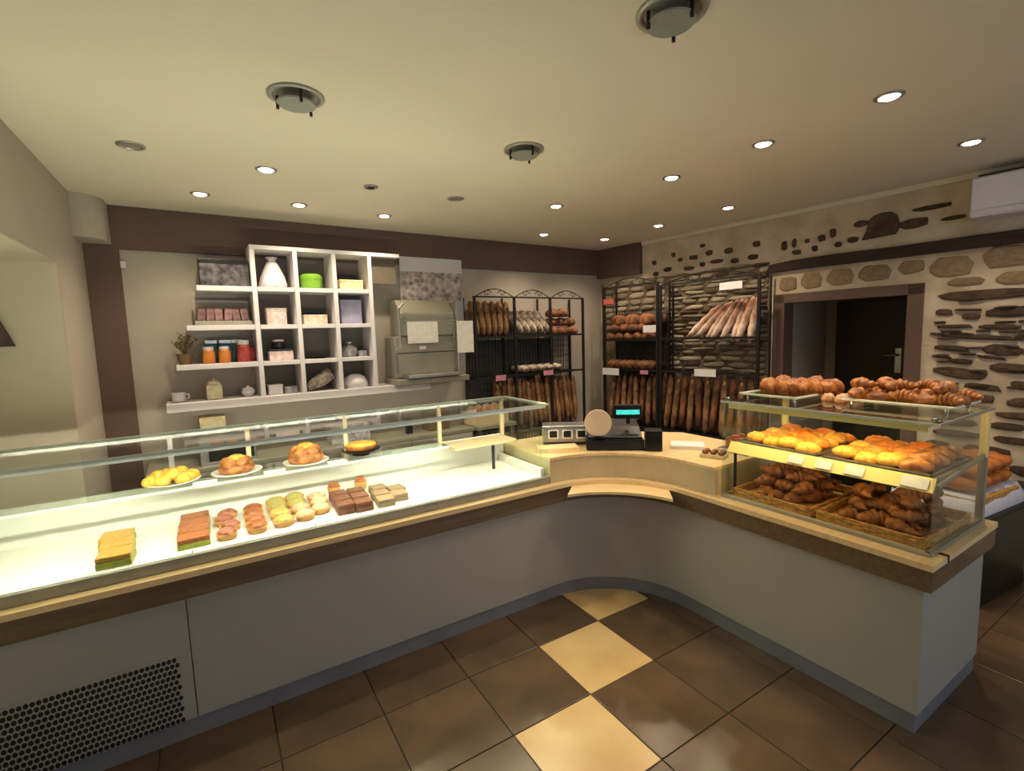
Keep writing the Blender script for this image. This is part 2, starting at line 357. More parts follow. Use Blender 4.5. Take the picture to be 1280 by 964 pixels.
for x, y, lb in [(.37,2.15,'unlit round glass ceiling lamp on the left, above the pastry slices'),(1.48,2.21,'unlit round glass ceiling lamp in the middle, smallest in view'),(1.275,1.08,'unlit round glass ceiling lamp cut by the top of the picture')]:
    t = thing('glass_downlight', lb, 'ceiling lamp', T(x, y, ZC), 'unlit glass disc downlights')
    part('bezel', ring_mb(.105, .085, -.01, 0, 32), M_bez, t, smooth=True)
    part('reflector', MB().lathe([(.001, -.002), (.085, -.002), (.086, 0)], 28), M_trim, t)
    part('glass_disc', MB().lathe([(.001, -.036), (.070, -.036), (.073, -.032), (.070, -.028), (.001, -.028)], 28), M_frost, t, smooth=False)
    for k in range(3):
        a = .6+k*2*PI/3
        part('clip', MB().tube([(.072*math.cos(a), .072*math.sin(a), -.05), (.072*math.cos(a), .072*math.sin(a), -.001)], .006, 8), M_black, t)

# ------------------------------------------------------------------ sales counter (path: along the left run, round the corner, down the right run)
def path(d, x0=-.95, y1=.70, a0=0, a1=90, straight=(True, True), n=48):
    pts = []
    if straight[0]: pts.append((x0, CY+CR-d))
    for k in range(n+1):
        a = math.radians(90-(a0+(a1-a0)*k/n)); pts.append((CX+(CR-d)*math.cos(a), CY+(CR-d)*math.sin(a)))
    if straight[1]: pts.append((CX+CR-d, y1))
    return pts
def strip(d0, d1, z0, z1, **k):
    a = path(d0, **k); b = path(d1, **k); n = len(a); mb = MB()
    v = [(x,y,z0) for x,y in a]+[(x,y,z1) for x,y in a]+[(x,y,z0) for x,y in b]+[(x,y,z1) for x,y in b]
    f = []
    for i in range(n-1):
        f += [(i,i+1,i+1+n,i+n),(i+2*n,i+3*n,i+1+3*n,i+1+2*n),(i+n,i+1+n,i+1+3*n,i+3*n),(i,i+2*n,i+1+2*n,i+1)]
    f += [(0,n,3*n,2*n),(n-1,3*n-1,4*n-1,2*n-1)]
    return mb.add(v, f)
YF = CY+CR; XF = CX+CR
ct = thing('sales_counter', 'L-shaped white shop counter with curved inner corner and brown wood edge', 'counter', T(0, 0, 0))
part('kick_plate', strip(-.03, -.008, .001, .085, y1=.708), M_kick, ct)
part('kick_plate', MB().box((XF+.03, .708, .001), (2.95, .73, .085)), M_kick, ct)
for x0, x1 in ((-.95, -.169), (-.165, 1.73)):
    part('front_panel', MB().box((x0, YF, .085), (x1, YF+.03, .622)), M_panel, ct)
part('front_panel', strip(-.03, 0, .085, .622, straight=(False, False)), M_panel, ct, smooth=False)
part('front_panel', MB().box((XF, .70, .085), (XF+.03, 1.80, .622)), M_panel, ct)
part('end_panel', MB().box((XF+.03, .70, .085), (2.95, .73, .622)), M_panel, ct, .0015)
part('edge_band', strip(-.04, .03, .622, .712), M_fascia, ct, label='dark brown wood edge band')
part('edge_band', MB().box((XF-.03, .67, .622), (2.97, .70, .712)), M_fascia, ct)
part('worktop', strip(-.12, .042, .712, .737, y1=.664), M_wood, ct, label='light wood worktop edge')
part('carcass', MB().box((-.95, YF+.03, .62), (1.73, 2.96, .72)).box((-.95, 2.93, 0), (1.70, 2.96, .62)), M_panel, ct)
part('carcass', MB().box((XF+.03, .70, .62), (2.95, 1.80, .736)).box((2.92, .73, 0), (2.95, 1.8, .62)), M_panel, ct)
part('worktop', MB().box((XF+.1, .664, .712), (2.97, 1.80, .737)), M_wood, ct)
# perforated grille
g = part('vent_grille', MB().box((-.94, YF-.004, .094), (-.205, YF-.0005, .385)), M_panel, ct, .001, label='perforated ventilation grille')
hm = MB(); rows = 12; cols = 41
for r in range(rows):
    for c in range(cols):
        cx = -.93+.0178*c+(.0089 if r % 2 else 0); cz = .098+.0242*r
        if cx > -.212: continue
        hx, hz = .0074, .0098
        poly = [(cx-hx, cz-hz*.4), (cx-hx*.4, cz-hz), (cx+hx*.4, cz-hz), (cx+hx, cz-hz*.4), (cx+hx, cz+hz*.4), (cx+hx*.4, cz+hz), (cx-hx*.4, cz+hz), (cx-hx, cz+hz*.4)]
        hm.add([(x, YF-.0046, z) for x, z in poly]+[(x, YF-.001, z) for x, z in poly], [list(range(8))]+[(q, (q+1)%8, (q+1)%8+8, q+8) for q in range(8)])
o = part('slot', hm, M_black, g); o['kind'] = 'stuff'

# raised till tier in the corner
tier = thing('till_plinth', 'curved beige raised till ledge in the counter corner', 'counter', T(0, 0, 0))
arc = [(CX+.55*math.cos(math.radians(a)), CY+.55*math.sin(math.radians(a))) for a in range(90, -1, -6)]
def off(r): return [(1.705, CY+r)]+[(CX+r*math.cos(math.radians(a)), CY+r*math.sin(math.radians(a))) for a in range(90, -1, -6)]+[(CX+r, 1.63)]
back = [(2.90, 1.63), (2.90, 2.35), (2.35, 2.92), (1.705, 2.92)]
part('front_board', MB().prism(off(.556)+back, .737, .878), M_beige, tier, label='curved beige front board')
part('top_board', MB().prism(off(.548)+back, .878, .897), M_wood, tier, .003)
part('back_panel', MB().prism([(1.705, 2.92), (2.35, 2.92), (2.90, 2.35), (2.90, 1.81), (2.87, 1.81), (2.87, 2.33), (2.33, 2.89), (1.705, 2.89)], .001, .737), M_panel, tier)
# wooden rest board that juts out in front of the curve
D45 = T(CX, CY, 0) @ RZ(-PI/4)                   # local y points at the corner, x to the right
bp = []
for k in range(13):
    x = -.285+.57*k/12; bp.append((x, math.sqrt(.511**2-x*x)))
for k in range(12, -1, -1):
    x = -.285+.57*k/12; bp.append((x*1.03, math.sqrt(.511**2-x*x)-.165))
solo('rest_board', MB().prism(bp, .694, .712), M_wood, 'curved light wood bag rest jutting from the counter corner', 'board', None, .002, M=D45)

# ------------------------------------------------------------------ long refrigerated case
X0, X1 = -.95, 1.70
lc = thing('glass_display_case', 'long lit refrigerated glass case with white deck on the left counter', 'display case', T(0, 0, 0))
part('base_trim', MB().box((X0, YF+.010, .737), (X1, YF+.03, .782)), M_trim, lc, .003)
part('base_trim', MB().box((X1-.02, YF+.03, .737), (X1, 2.95, .785)), M_trim, lc, .003)
dxs = [X0, -.13, .36, .80, 1.17, 1.655]
for a, b in zip(dxs, dxs[1:]):
    part('deck_plate', MB().box((a+.002, YF+.03, .766), (b-.002, 2.90, .786)), M_deck, lc, .002)
part('back_board', MB().box((X0, 2.90, .74), (X1, 2.92, .965)), M_deck, lc)
part('end_board', MB().box((1.655, YF+.04, .74), (X1-.02, 2.9, .83)), M_deck, lc)
gl = part('front_glass', MB().box((X0, YF+.012, .785), (.55, YF+.018, 1.222)), M_glass, lc)
gl = part('front_glass', MB().box((.553, YF+.012, .785), (X1, YF+.018, 1.222)), M_glass, lc)
part('end_glass', MB().box((X1-.008, YF+.02, .785), (X1-.002, 2.86, 1.222)), M_glass, lc)
tg = part('top_glass', MB().box((X0, YF+.01, 1.222), (X1, 2.86, 1.230)), M_glass, lc)
part('edge', MB().box((X0, YF+.006, 1.220), (X1, YF+.011, 1.233)), M_edge, tg)
part('edge', MB().box((X0, 2.86, 1.220), (X1, 2.866, 1.232)), M_edge, tg)
part('edge', MB().box((X1, YF+.006, 1.220), (X1+.005, 2.866, 1.232)), M_edge, tg)
sh = part('middle_shelf', MB().box((X0, 2.70, .978), (1.20, 2.95, .986)), M_glass, lc)
part('edge', MB().box((X0, 2.694, .977), (1.20, 2.70, .988)), M_edge, sh)
part('light_tube', MB().tube([(X0+.03, YF+.045, 1.208), (X1-.03, YF+.045, 1.208)], .006, 8), M_tube, lc, label='lit tube under the glass top')
part('tube_shade', MB().box((X0, YF+.022, 1.205), (X1-.01, YF+.026, 1.2215)), M_white, lc)
for x in (-.2, .13, .62, 1.2, 1.66):
    part('post', MB().box((x-.011, 2.835, .965), (x+.011, 2.857, 1.222)), M_beige if x > .1 else M_steel, lc, .002)
part('back_rail', MB().box((X0, 2.838, 1.205), (X1, 2.858, 1.220)), M_steel, lc)
part('service_shelf', MB().box((1.22, 2.66, .955), (1.66, 2.86, .972)), M_beige, lc, .002)
part('shelf_foot', MB().box((1.50, 2.70, .786), (1.515, 2.715, .955)), M_black, lc)

# ---- food meshes (unit metres, origin at the base)
def loaf(L_, r, seg=10, n=10, bend=.0, squash=.8, endr=.35):
    mb = MB(); pts = []; rs = []
    for i in range(n+1):
        t = i/n*2-1
        pts.append((t*L_/2, bend*(1-t*t), 0)); rs.append(r*max(.05, (1-abs(t)**5))**.5 if abs(t) < .999 else r*.18)
    mb.tube(pts, rs, seg)
    mb.v = [(x, y, z*squash+r*squash) for x, y, z in mb.v]
    return mb
def scored(L_, r, k=4, **kw):
    mb = loaf(L_, r, n=16, **kw); out = []
    for x, y, z in mb.v:
        q = math.cos((x/L_+.5)*2*PI*k+y/r*1.2)
        out.append((x, y, z+(q*.10*r if z > r*.6 else 0)))
    mb.v = out; return mb
def boule(r, hgt, seg=18, wobble=.06):
    prof = [(r*.72, 0), (r*.95, hgt*.18), (r, hgt*.38), (r*.93, hgt*.62), (r*.7, hgt*.85), (r*.38, hgt*.97), (.004, hgt)]
    a, b = random.uniform(0, 6), random.uniform(0, 6)
    return MB().lathe(prof, seg, wob=lambda q, z: 1+wobble*math.sin(3*q+a)+wobble*.6*math.sin(5*q+b))
def croissant(L_=.15, r=.034):
    pts = []; rs = []
    n = 34
    for i in range(n+1):
        t = i/n*2-1; a = t*1.25
        pts.append((math.sin(a)*L_*.52, -math.cos(a)*L_*.42+L_*.3, 0))
        rs.append(r*(.16+.84*(1-abs(t)**1.5))*(1+.16*math.cos(t*PI*6.5)))
    mb = MB().tube(pts, rs, 10); mb.v = [(x, y, z*.85+r*.8) for x, y, z in mb.v]; return mb
def slab(lx, ly, lz, b=.006):
    return MB().box((-lx/2, -ly/2, 0), (lx/2, ly/2, lz))
def lumpy(lx, ly, lz, n=9, seg=16):
    """oval pastry with a domed, knobbly top"""
    mb = MB().lathe([(.44, 0), (.5, .25), (.49, .5), (.42, .75), (.31, .9), (.18, .98), (.01, .96)], seg, wob=lambda q, z: 1+.05*math.sin(4*q+z*5)+.04*math.sin(7*q))
    mb.v = [(x*lx*random.uniform(.93, 1.07), y*ly*random.uniform(.93, 1.07), z*lz*random.uniform(.86, 1.1)) for x, y, z in mb.v]; return mb
def mesh_of(mb, name, m, bevel=0, smooth=True): return mb.mesh(name, m, bevel, smooth)
def place(name, me, M, label, cat, group): return tag(link(name, me, None, M), label, cat, group)

ZD = .7862
ORD = ['first', 'second', 'third', 'fourth', 'fifth', 'sixth', 'seventh', 'eighth', 'ninth', 'tenth', 'eleventh', 'twelfth', 'thirteenth', 'fourteenth', 'fifteenth', 'sixteenth', 'seventeenth', 'eighteenth', 'nineteenth', 'twentieth', 'twenty-first', 'twenty-second']
M_gold = mat('glazed_gold_slice', srgb(206, 138, 58), .35, scale=66, c2=srgb(170, 150, 60), bump=.9, rand=.1)
M_green = mat('pistachio_layer', srgb(170, 168, 60), .5, scale=60, c2=srgb(140, 150, 50))
M_rasp = mat('raspberry_brown_glaze', srgb(146, 84, 66), .3, scale=72, c2=srgb(178, 110, 88), bump=.9, rand=.15)
M_caram = mat('caramel_glaze', srgb(176, 102, 52), .3, scale=72, c2=srgb(142, 78, 44), bump=.9, rand=.12)
M_fruit = mat('fruit_topping', srgb(196, 170, 92), .4, scale=90, c2=srgb(150, 150, 70), bump=.9, rand=.15)
M_pinkp = mat('pink_almond_topping', srgb(220, 160, 122), .5, scale=102, c2=srgb(236, 206, 170), bump=.9, rand=.12)
M_choc = mat('chocolate_glaze', srgb(134, 80, 52), .3, scale=60, c2=srgb(112, 62, 40), bump=.9, rand=.1)
M_sage = mat('pistachio_pink_crumble', srgb(148, 136, 92), .6, scale=90, c2=srgb(166, 128, 104), bump=.9, rand=.08)
M_pastry = mat('tart_shell', srgb(214, 160, 92), .6, scale=20, bump=.3)
def slice_proto(name, label, group, mt, mb_, lx=.1, ly=.085, hz=.045):
    t = thing(name, label, 'pastry', None, group)
    part('base_layer', slab(lx, ly, hz*.55), mb_, t, .004); part('glaze', MB().box((-lx*.49, -ly*.49, hz*.55), (lx*.49, ly*.49, hz)), mt, t, .005)
    return t
def row(proto, pts, first=True, rz=0, label=None, names=None):
    for k, (x, y) in enumerate(pts):
        M_ = T(x, y, ZD+.003) @ RZ(rz+random.uniform(-.06, .06))
        if k == 0 and first: o = proto; proto.matrix_local = M_; base = proto['label']
        else: o = dup(proto, M_, label)
        o['label'] = base+', '+(names[k] if names else ORD[k]+' from the front glass')
def doily(x0, x1, y0, y1, label):
    solo('paper_mat', MB().box((x0, y0, ZD), (x1, y1, ZD+.003)), M_card, label, 'paper mat', 'white paper mats under the pastries')
def tart_proto(name, label, group, mtop, r=.045, hz=.035):
    t = thing(name, label, 'pastry', None, group)
    part('shell', MB().lathe([(r*.8, 0), (r, hz*.8), (r*.97, hz*.85), (r*.86, hz*.7), (.004, hz*.7)], 18), M_pastry, t, smooth=True)
    part('topping', MB().lathe([(r*.86, hz*.6), (r*.84, hz*.95), (r*.6, hz*1.25), (r*.3, hz*1.2), (.004, hz*1.3)], 16, wob=lambda q, z: 1+.06*math.sin(5*q)), mtop, t, smooth=True)
    return t
s1 = slice_proto('golden_slice', 'golden glazed slice in the leftmost pastry row', 'golden slices, leftmost row', M_gold, M_green, .115, .11, .05)
row(s1, [(-.385, 2.44), (-.395, 2.555), (-.41, 2.67)])
s2 = slice_proto('orange_slice', 'orange and green layered slice in the second row', 'layered slices, second row', M_caram, M_green, .12, .09, .045)
row(s2, [(-.125, 2.46), (-.125, 2.56), (-.125, 2.66), (-.125, 2.755)])
s3 = tart_proto('raspberry_tartlet', 'dark pinkish brown round tartlet in the third row', 'raspberry tartlets', M_rasp)
row(s3, [(0, 2.455), (.015, 2.55), (-.005, 2.645), (.01, 2.735)])
s4 = tart_proto('caramel_tartlet', 'caramel orange tartlet in the fourth row', 'caramel tartlets', M_caram, .047)
row(s4, [(.12, 2.46), (.12, 2.56), (.118, 2.66), (.122, 2.745)])
s5 = tart_proto('fruit_tartlet', 'yellow green fruit tartlet on the wide mat', 'fruit tartlets', M_fruit, .05)
row(s5, [(.232, 2.47), (.228, 2.58), (.228, 2.69), (.23, 2.795), (.32, 2.71), (.325, 2.81)], names=['front left', 'second left', 'third left', 'rear left', 'rear second column, front', 'rear second column, back'])
s6 = tart_proto('almond_tartlet', 'pink and cream almond tartlet in the mixed middle tray', 'almond tartlets', M_pinkp, .047)
row(s6, [(.33, 2.49), (.325, 2.60), (.42, 2.64), (.425, 2.74), (.41, 2.54)], names=['front left', 'behind the front left one', 'middle right', 'rear right', 'front right'])
s7 = slice_proto('chocolate_slice', 'chocolate brown square slice right of the almond tartlets', 'chocolate slices', M_choc, M_choc, .085, .085, .05)
row(s7, [(.515, 2.47), (.60, 2.455), (.52, 2.57), (.61, 2.56), (.525, 2.665), (.615, 2.66)], names=['front left', 'front right', 'middle left', 'middle right', 'rear left', 'rear right'])
s8 = tart_proto('apricot_cup', 'small orange cup pastry behind the chocolate slices', 'orange cup pastries', M_caram, .036, .055)
row(s8, [(.53, 2.80), (.68, 2.81)], names=['left', 'right'])
s9 = slice_proto('pistachio_slice', 'greenish grey crumble slice at the right end of the pastry row', 'pistachio slices', M_sage, M_sage, .085, .09, .04)
row(s9, [(.715, 2.46), (.72, 2.565), (.80, 2.50), (.74, 2.67), (.82, 2.60)], names=['front left', 'middle left', 'front right', 'rear left', 'rear right'])
for a, b, c_, d_, lb in [(-.475,-.315,2.38,2.74,'white paper mat under the golden slices'),(-.2,-.055,2.405,2.81,'white paper mat under the orange layered slices'),(-.052,.064,2.405,2.79,'white paper mat under the raspberry tartlets'),(.068,.172,2.41,2.80,'white paper mat under the caramel tartlets'),(.176,.475,2.41,2.87,'wide white paper mat under the fruit and almond tartlets'),(.478,.665,2.41,2.71,'white paper mat under the chocolate slices'),(.67,.87,2.41,2.72,'white paper mat under the pistachio slices')]:
    doily(a, b, c_, d_, lb)

# plates on the middle shelf
ZS = .9862
M_plate = mat('white_plate', srgb(238, 236, 228), .25, var=.03)
def plate(x, y, r, label, m=None):
    return solo('plate', MB().lathe([(r*.55, 0), (r*.6, .004), (r*.95, .012), (r, .016), (r*.95, .017), (r*.6, .008), (.004, .007)], 32), m or M_plate, label, 'plate', None, 0, True, T(x, y, ZS))
plate(-.20, 2.825, .115, 'clear tinted plate under the pile of yellow choux', M_edge)
ch = mesh_of(boule(.033, .045, 12), 'choux_bun', M_yellow)
for k in range(13):
    a = k*2.4; r = .017*math.sqrt(k)*1.35
    place('choux_bun', ch, T(-.20+r*math.cos(a)*1.25, 2.825+r*math.sin(a)*.8, ZS+(.010 if k > 4 else .03)) @ RZ(a), 'small golden choux bun in the pile on the leftmost plate', 'choux bun', 'choux buns on the leftmost plate')
def brioche(x, y, r, hgt, label):
    t = thing('brioche', label, 'brioche', T(x, y, ZS+.009))
    part('body', boule(r, hgt*.75, 24, .05), M_brioche, t, smooth=True)
    for k in range(5):
        a = k*2*PI/5+.3
        part('lobe', boule(r*.42, hgt*.55, 14, .04), M_brioche, t, smooth=True, M=T(r*.52*math.cos(a), r*.52*math.sin(a), hgt*.36))
    part('crown', boule(r*.5, hgt*.4, 14, .04), M_yellow, t, smooth=True, M=T(0, 0, hgt*.66), label='paler golden crown')
plate(.07, 2.83, .118, 'white plate under the left domed brioche'); brioche(.07, 2.83, .082, .085, 'golden brown brioche on a white plate, left of the two')
plate(.40, 2.82, .118, 'white plate under the right domed brioche'); brioche(.40, 2.82, .09, .10, 'tall golden brioche with dark base on a white plate, right of the two')
t = thing('tart_stand', 'dark low stand under the yellow tart', 'stand', T(.70, 2.83, ZS))
part('foot', MB().lathe([(.05, 0), (.05, .004), (.012, .008), (.012, .022)], 18), M_blackpl, t, smooth=False); part('dish', MB().lathe([(.03, .02), (.105, .026), (.11, .032), (.003, .03)], 28), M_blackpl, t)
t = thing('yellow_tart', 'flat golden yellow tart on the dark stand', 'tart', T(.70, 2.83, ZS+.033))
part('crust', MB().lathe([(.08, 0), (.098, .026), (.094, .03), (.085, .022), (.003, .02)], 28), M_crois, t, smooth=True); part('filling', MB().lathe([(.087, .018), (.084, .032), (.05, .04), (.003, .042)], 24, wob=lambda q, z: 1+.02*math.sin(9*q)), M_yellow, t, smooth=True)
for k, x in enumerate((-.07, .235, .545)):
    solo('price_slip', MB().box((-.05, -.03, 0), (.05, .03, .002)), M_card, ['white slip between the choux and the left brioche', 'white slip between the two brioches', 'white slip between the right brioche and the yellow tart'][k], 'price card', None, M=T(x, 2.745, ZS))

# ------------------------------------------------------------------ viennoiserie case on the right run
GX0, GX1, GY0, GY1 = 2.31, 2.92, .70, 1.61
rc = thing('pastry_case', 'two-level glass pastry case with warm lit shelf on the right counter', 'display case', T(0, 0, 0))
part('base_trim', MB().box((GX0-.005, GY0, .737), (GX0+.025, GY1, .752)).box((GX0, GY0-.005, .737), (GX1, GY0+.02, .752)), M_trim, rc, .002)
part('front_glass', MB().box((GX0, GY0, .752), (GX0+.006, GY1, 1.255)), M_glass, rc)
part('end_glass', MB().box((GX0+.008, GY0, .752), (GX1-.02, GY0+.006, 1.255)), M_glass, rc)
part('end_glass', MB().box((GX0+.008, GY1-.006, .752), (GX1-.02, GY1, 1.255)), M_glass, rc)
tg = part('top_glass', MB().box((GX0-.005, GY0-.005, 1.255), (GX1+.01, GY1+.005, 1.264)), M_glass, rc)
part('edge', MB().box((GX0-.011, GY0-.011, 1.254), (GX0-.005, GY1+.005, 1.265)), M_edge, tg)
part('edge', MB().box((GX0-.005, GY0-.011, 1.254), (GX1+.01, GY0-.005, 1.265)), M_trim, tg)
M_shelfe = mat('cream_price_rail', srgb(246, 226, 150), .4, var=.05)
sp = part('shelf', MB().box((2.375, GY0+.02, 1.015), (GX1-.01, GY1-.02, 1.03)), M_trim, rc)
XZ = Matrix(((1,0,0,0),(0,0,1,0),(0,1,0,0),(0,0,0,1)))
part('price_rail', MB().prism([(2.340, .984), (2.375, 1.036), (2.375, 1.014), (2.352, .980)], GY0+.012, GY1-.012, XZ), M_shelfe, sp, label='cream price rail along the shelf front')
for y, wd in ((1.24, .07), (1.115, .07), (.99, .075), (.775, .09)):
    part('price_tag', MB().prism([(2.3425, .992), (2.3675, 1.030), (2.3655, 1.0315), (2.3405, .9935)], y-wd/2, y+wd/2, XZ), M_card, sp)
for y in (GY0+.012, GY1-.012):
    part('bracket', MB().tube([(2.375, y, 1.0), (2.6, y, 1.02), (2.88, y, 1.04), (GX1-.015, y, 1.06)], .011, 8), M_trim, rc)
    part('rear_post', MB().box((GX1-.03, y-.014, .737), (GX1-.002, y+.014, 1.04)), M_trim, rc, .002)
    part('rear_post', MB().box((GX1-.03, y-.014, 1.04), (GX1-.002, y+.014, 1.25)), M_shelfe, rc, .002, label='cream upper post')
    part('knob', MB().lathe([(.012, 0), (.016, .006), (.012, .016), (.002, .018)], 12), M_chrome, rc, smooth=True, M=T(GX0+.03, y, 1.265))
lb_ = part('light_bar', MB().box((2.325, GY0+.03, 1.243), (2.365, GY1-.03, 1.254)), M_trim, rc)
part('lit_strip', MB().tube([(2.342, GY0+.05, 1.236), (2.342, GY1-.05, 1.236)], .006, 8), M_strip, lb_, label='warm lit strip')
part('lip', MB().box((2.322, GY0+.03, 1.225), (2.325, GY1-.03, 1.254)), M_shelfe, lb_)
fill_bar = part('light_bar', MB().box((2.378, GY0+.03, 1.003), (2.41, GY1-.03, 1.0145)), M_trim, rc)  # added bar and strip, a made-up fill lamp to brighten the wicker trays
part('lit_strip', MB().tube([(2.395, GY0+.06, .999), (2.395, GY1-.06, .999)], .004, 8), M_fillstrip, fill_bar, label='added dim warm fill strip under the shelf')
part('back_rail', MB().box((GX1-.028, GY0+.03, 1.238), (GX1-.008, GY1-.03, 1.253)), M_trim, rc)
part('foot', MB().tube([(2.40, 1.588, .737), (2.40, 1.588, 1.01)], .008, 8), M_black, rc)

def basket(x0, x1, y0, y1, z, hh, label):
    t = thing('wicker_tray', label, 'basket', T((x0+x1)/2, (y0+y1)/2, z), 'wicker trays in the pastry case')
    a, b = (x1-x0)/2, (y1-y0)/2
    part('bottom', MB().box((-a, -b, 0), (a, b, .008)), M_wicker, t)
    for k in range(4):
        zz = .008+hh*k/4+hh/8
        pts = []
        for c_, sgn in (((-a, -b), 0), ((a, -b), 1), ((a, b), 2), ((-a, b), 3)):
            pts.append((c_[0], c_[1], zz))
        sub = []
        for i in range(4):
            p, q = Vector(pts[i]), Vector(pts[(i+1)%4])
            for j in range(8):
                w_ = .003*(1 if (j+k) % 2 else -1); v = p.lerp(q, j/8); n_ = Vector((q-p)).cross(Vector((0,0,1))).normalized(); sub.append(v+n_*w_)
        part('woven_strand', MB().tube(sub, hh/8*1.05, 6, closed=True), M_wicker, t, smooth=True)
    return t
basket(2.36, 2.85, 1.17, 1.565, .738, .042, 'far wicker tray of brown croissants inside the pastry case')
basket(2.36, 2.85, .73, 1.14, .738, .042, 'near wicker tray of brown croissants inside the pastry case')
cr = [mesh_of(croissant(), 'croissant', M_crois), mesh_of(croissant(.14, .036), 'croissant', M_crois), mesh_of(scored(.13, .032, 3, squash=.75), 'chocolate_roll', M_crois)]
for (y0, y1, lb, gp) in ((1.20, 1.54, 'dark baked croissant heaped in the far wicker tray', 'croissants in the far tray'), (.76, 1.11, 'dark baked croissant heaped in the near wicker tray', 'croissants in the near tray')):
    for lay in range(3):
        nx, ny = ((4, 3), (3, 3), (3, 2))[lay]
        for i in range(nx):
            for j in range(ny):
                x = 2.42+(.37)*(i+.5)/nx+random.uniform(-.015, .015)+lay*.03; y = y0+.03+(y1-y0-.06)*(j+.5)/ny+random.uniform(-.015, .015)
                place('croissant', random.choice(cr[:2]), T(x, y, .748+lay*.046+random.uniform(0, .008)) @ RZ(random.uniform(0, 6.28)) @ RX(random.uniform(-.25, .25)) @ S(random.uniform(.9, 1.1)), lb, 'croissant', gp)
# pastries on the lit shelf
def tray(x0, x1, y0, y1, z, label, m):
    return solo('pastry_tray', MB().box((x0, y0, z), (x1, y1, z+.004)).box((x0, y0, z), (x1, y0+.004, z+.012)).box((x0, y1-.004, z), (x1, y1, z+.012)).box((x0, y0, z), (x0+.004, y1, z+.012)).box((x1-.004, y0, z), (x1, y1, z+.012)), m, label, 'tray')
tray(2.40, 2.86, 1.165, 1.565, 1.031, 'flat metal tray on the lit shelf holding the far apricot pastries', M_steel)
tray(2.40, 2.86, .735, 1.145, 1.031, 'flat metal tray on the lit shelf holding the near mixed pastries', M_steel)
pm = [mesh_of(lumpy(.12, .085, .045), 'apricot_pastry', M_orange), mesh_of(lumpy(.115, .09, .042), 'custard_pastry', M_yellow), mesh_of(lumpy(.12, .08, .05), 'almond_pastry', M_brioche)]
for (y0, y1, where, gp) in ((1.19, 1.55, 'far lit shelf tray', 'pastries on the far tray'), (.76, 1.12, 'near lit shelf tray', 'pastries on the near tray')):
    for i in range(5):
        for j in range(4):
            x = 2.455+.085*i; y = y0+.045+.088*j
            k = 1 if i < 1 or random.random() < .2 else 0
            if y0 < 1 and j < 1 and random.random() < .7: k = 2
            nm = ('apricot_pastry', 'custard_pastry', 'almond_pastry')[k]
            lb = ('bright orange apricot pastry on the ', 'yellow custard pastry on the ', 'brown almond pastry on the ')[k]+where+', '+ORD[i]+' row, '+ORD[j]+' from right'
            place(nm, pm[k], T(x, y, 1.036+(.012 if (i+j) % 2 else 0)) @ RZ(PI/2+random.uniform(-.4, .4)) @ RX(random.uniform(-.12, .12)), lb, 'pastry', gp)
# on the glass top
M_gtray = glass('tray_glass', (.86, .9, .84, 1), 1.5)
def gtray(x0, x1, y0, y1, label):
    t = thing('glass_tray', label, 'tray', T((x0+x1)/2, (y0+y1)/2, 1.2645))
    a, b = (x1-x0)/2, (y1-y0)/2
    part('base', MB().box((-a, -b, .02), (a, b, .026)), M_gtray, t)
    part('rim', MB().tube([(-a, -b, .026), (a, -b, .026), (a, b, .026), (-a, b, .026)], .006, 6, closed=True), M_edge, t)
    for sx in (-1, 1):
        for sy in (-1, 1): part('foot', MB().lathe([(.008, 0), (.008, .02)], 10), M_chrome, t, M=T(sx*a*.85, sy*b*.85, 0))
gtray(2.45, 2.88, 1.30, 1.60, 'glass footed tray under the ring brioches on top of the pastry case')
gtray(2.58, 2.88, .73, 1.15, 'glass footed tray under the sugared rolls on top of the pastry case')
def ringloaf(x, y, label):
    t = thing('braided_loaf', label, 'loaf', T(x, y, 1.291))
    for k in range(9):
        a = k*2*PI/9
        part('braid_lobe', lumpy(.12, .058, .062+.012*(k % 2)), M_brioche, t, smooth=True, M=T(.066*math.cos(a), .066*math.sin(a), 0) @ RZ(a+.55) @ RX(.15))
    part('braid_heart', lumpy(.09, .08, .085), M_brioche, t, smooth=True)
ringloaf(2.70, 1.50, 'braided brown brioche ring farther from the camera on the glass top')
ringloaf(2.76, 1.355, 'braided orange brown brioche ring nearer the camera on the glass top')
bn = [mesh_of(croissant(.12, .034), 'sugared_roll', M_brioche), mesh_of(lumpy(.10, .075, .042), 'sugared_roll', M_crois)]
for k in range(15):
    x, y = 2.63+.085*(k % 3)+random.uniform(-.01, .01), .77+.078*(k//3)+random.uniform(-.01, .01)
    place('sugared_roll', bn[k % 2], T(x, y, 1.291) @ RZ(random.uniform(0, 3)), 'brown sugared roll, right glass tray, '+('customer side', 'middle', 'service side')[k % 3]+' column, '+ORD[k//3]+' from the camera', 'roll', 'sugared rolls on the right glass tray')
for k in range(5):
    place('sugared_roll', bn[0], T(2.67+.07*(k % 2)+.02*random.random(), .80+.075*k, 1.333) @ RZ(k*1.1), 'brown sugared roll, upper layer of the right glass tray, '+ORD[k]+' from the camera', 'roll', 'sugared rolls, upper layer')
pb = mesh_of(lumpy(.07, .055, .035), 'almond_biscuit', M_pinkp)
for k, (x, y) in enumerate(((2.66, 1.19), (2.72, 1.20), (2.80, 1.185), (2.68, 1.26))):
    place('almond_biscuit', pb, T(x, y, 1.2645) @ RZ(k), 'pale almond biscuit on the glass top between the trays', 'biscuit', 'almond biscuits on the glass top')

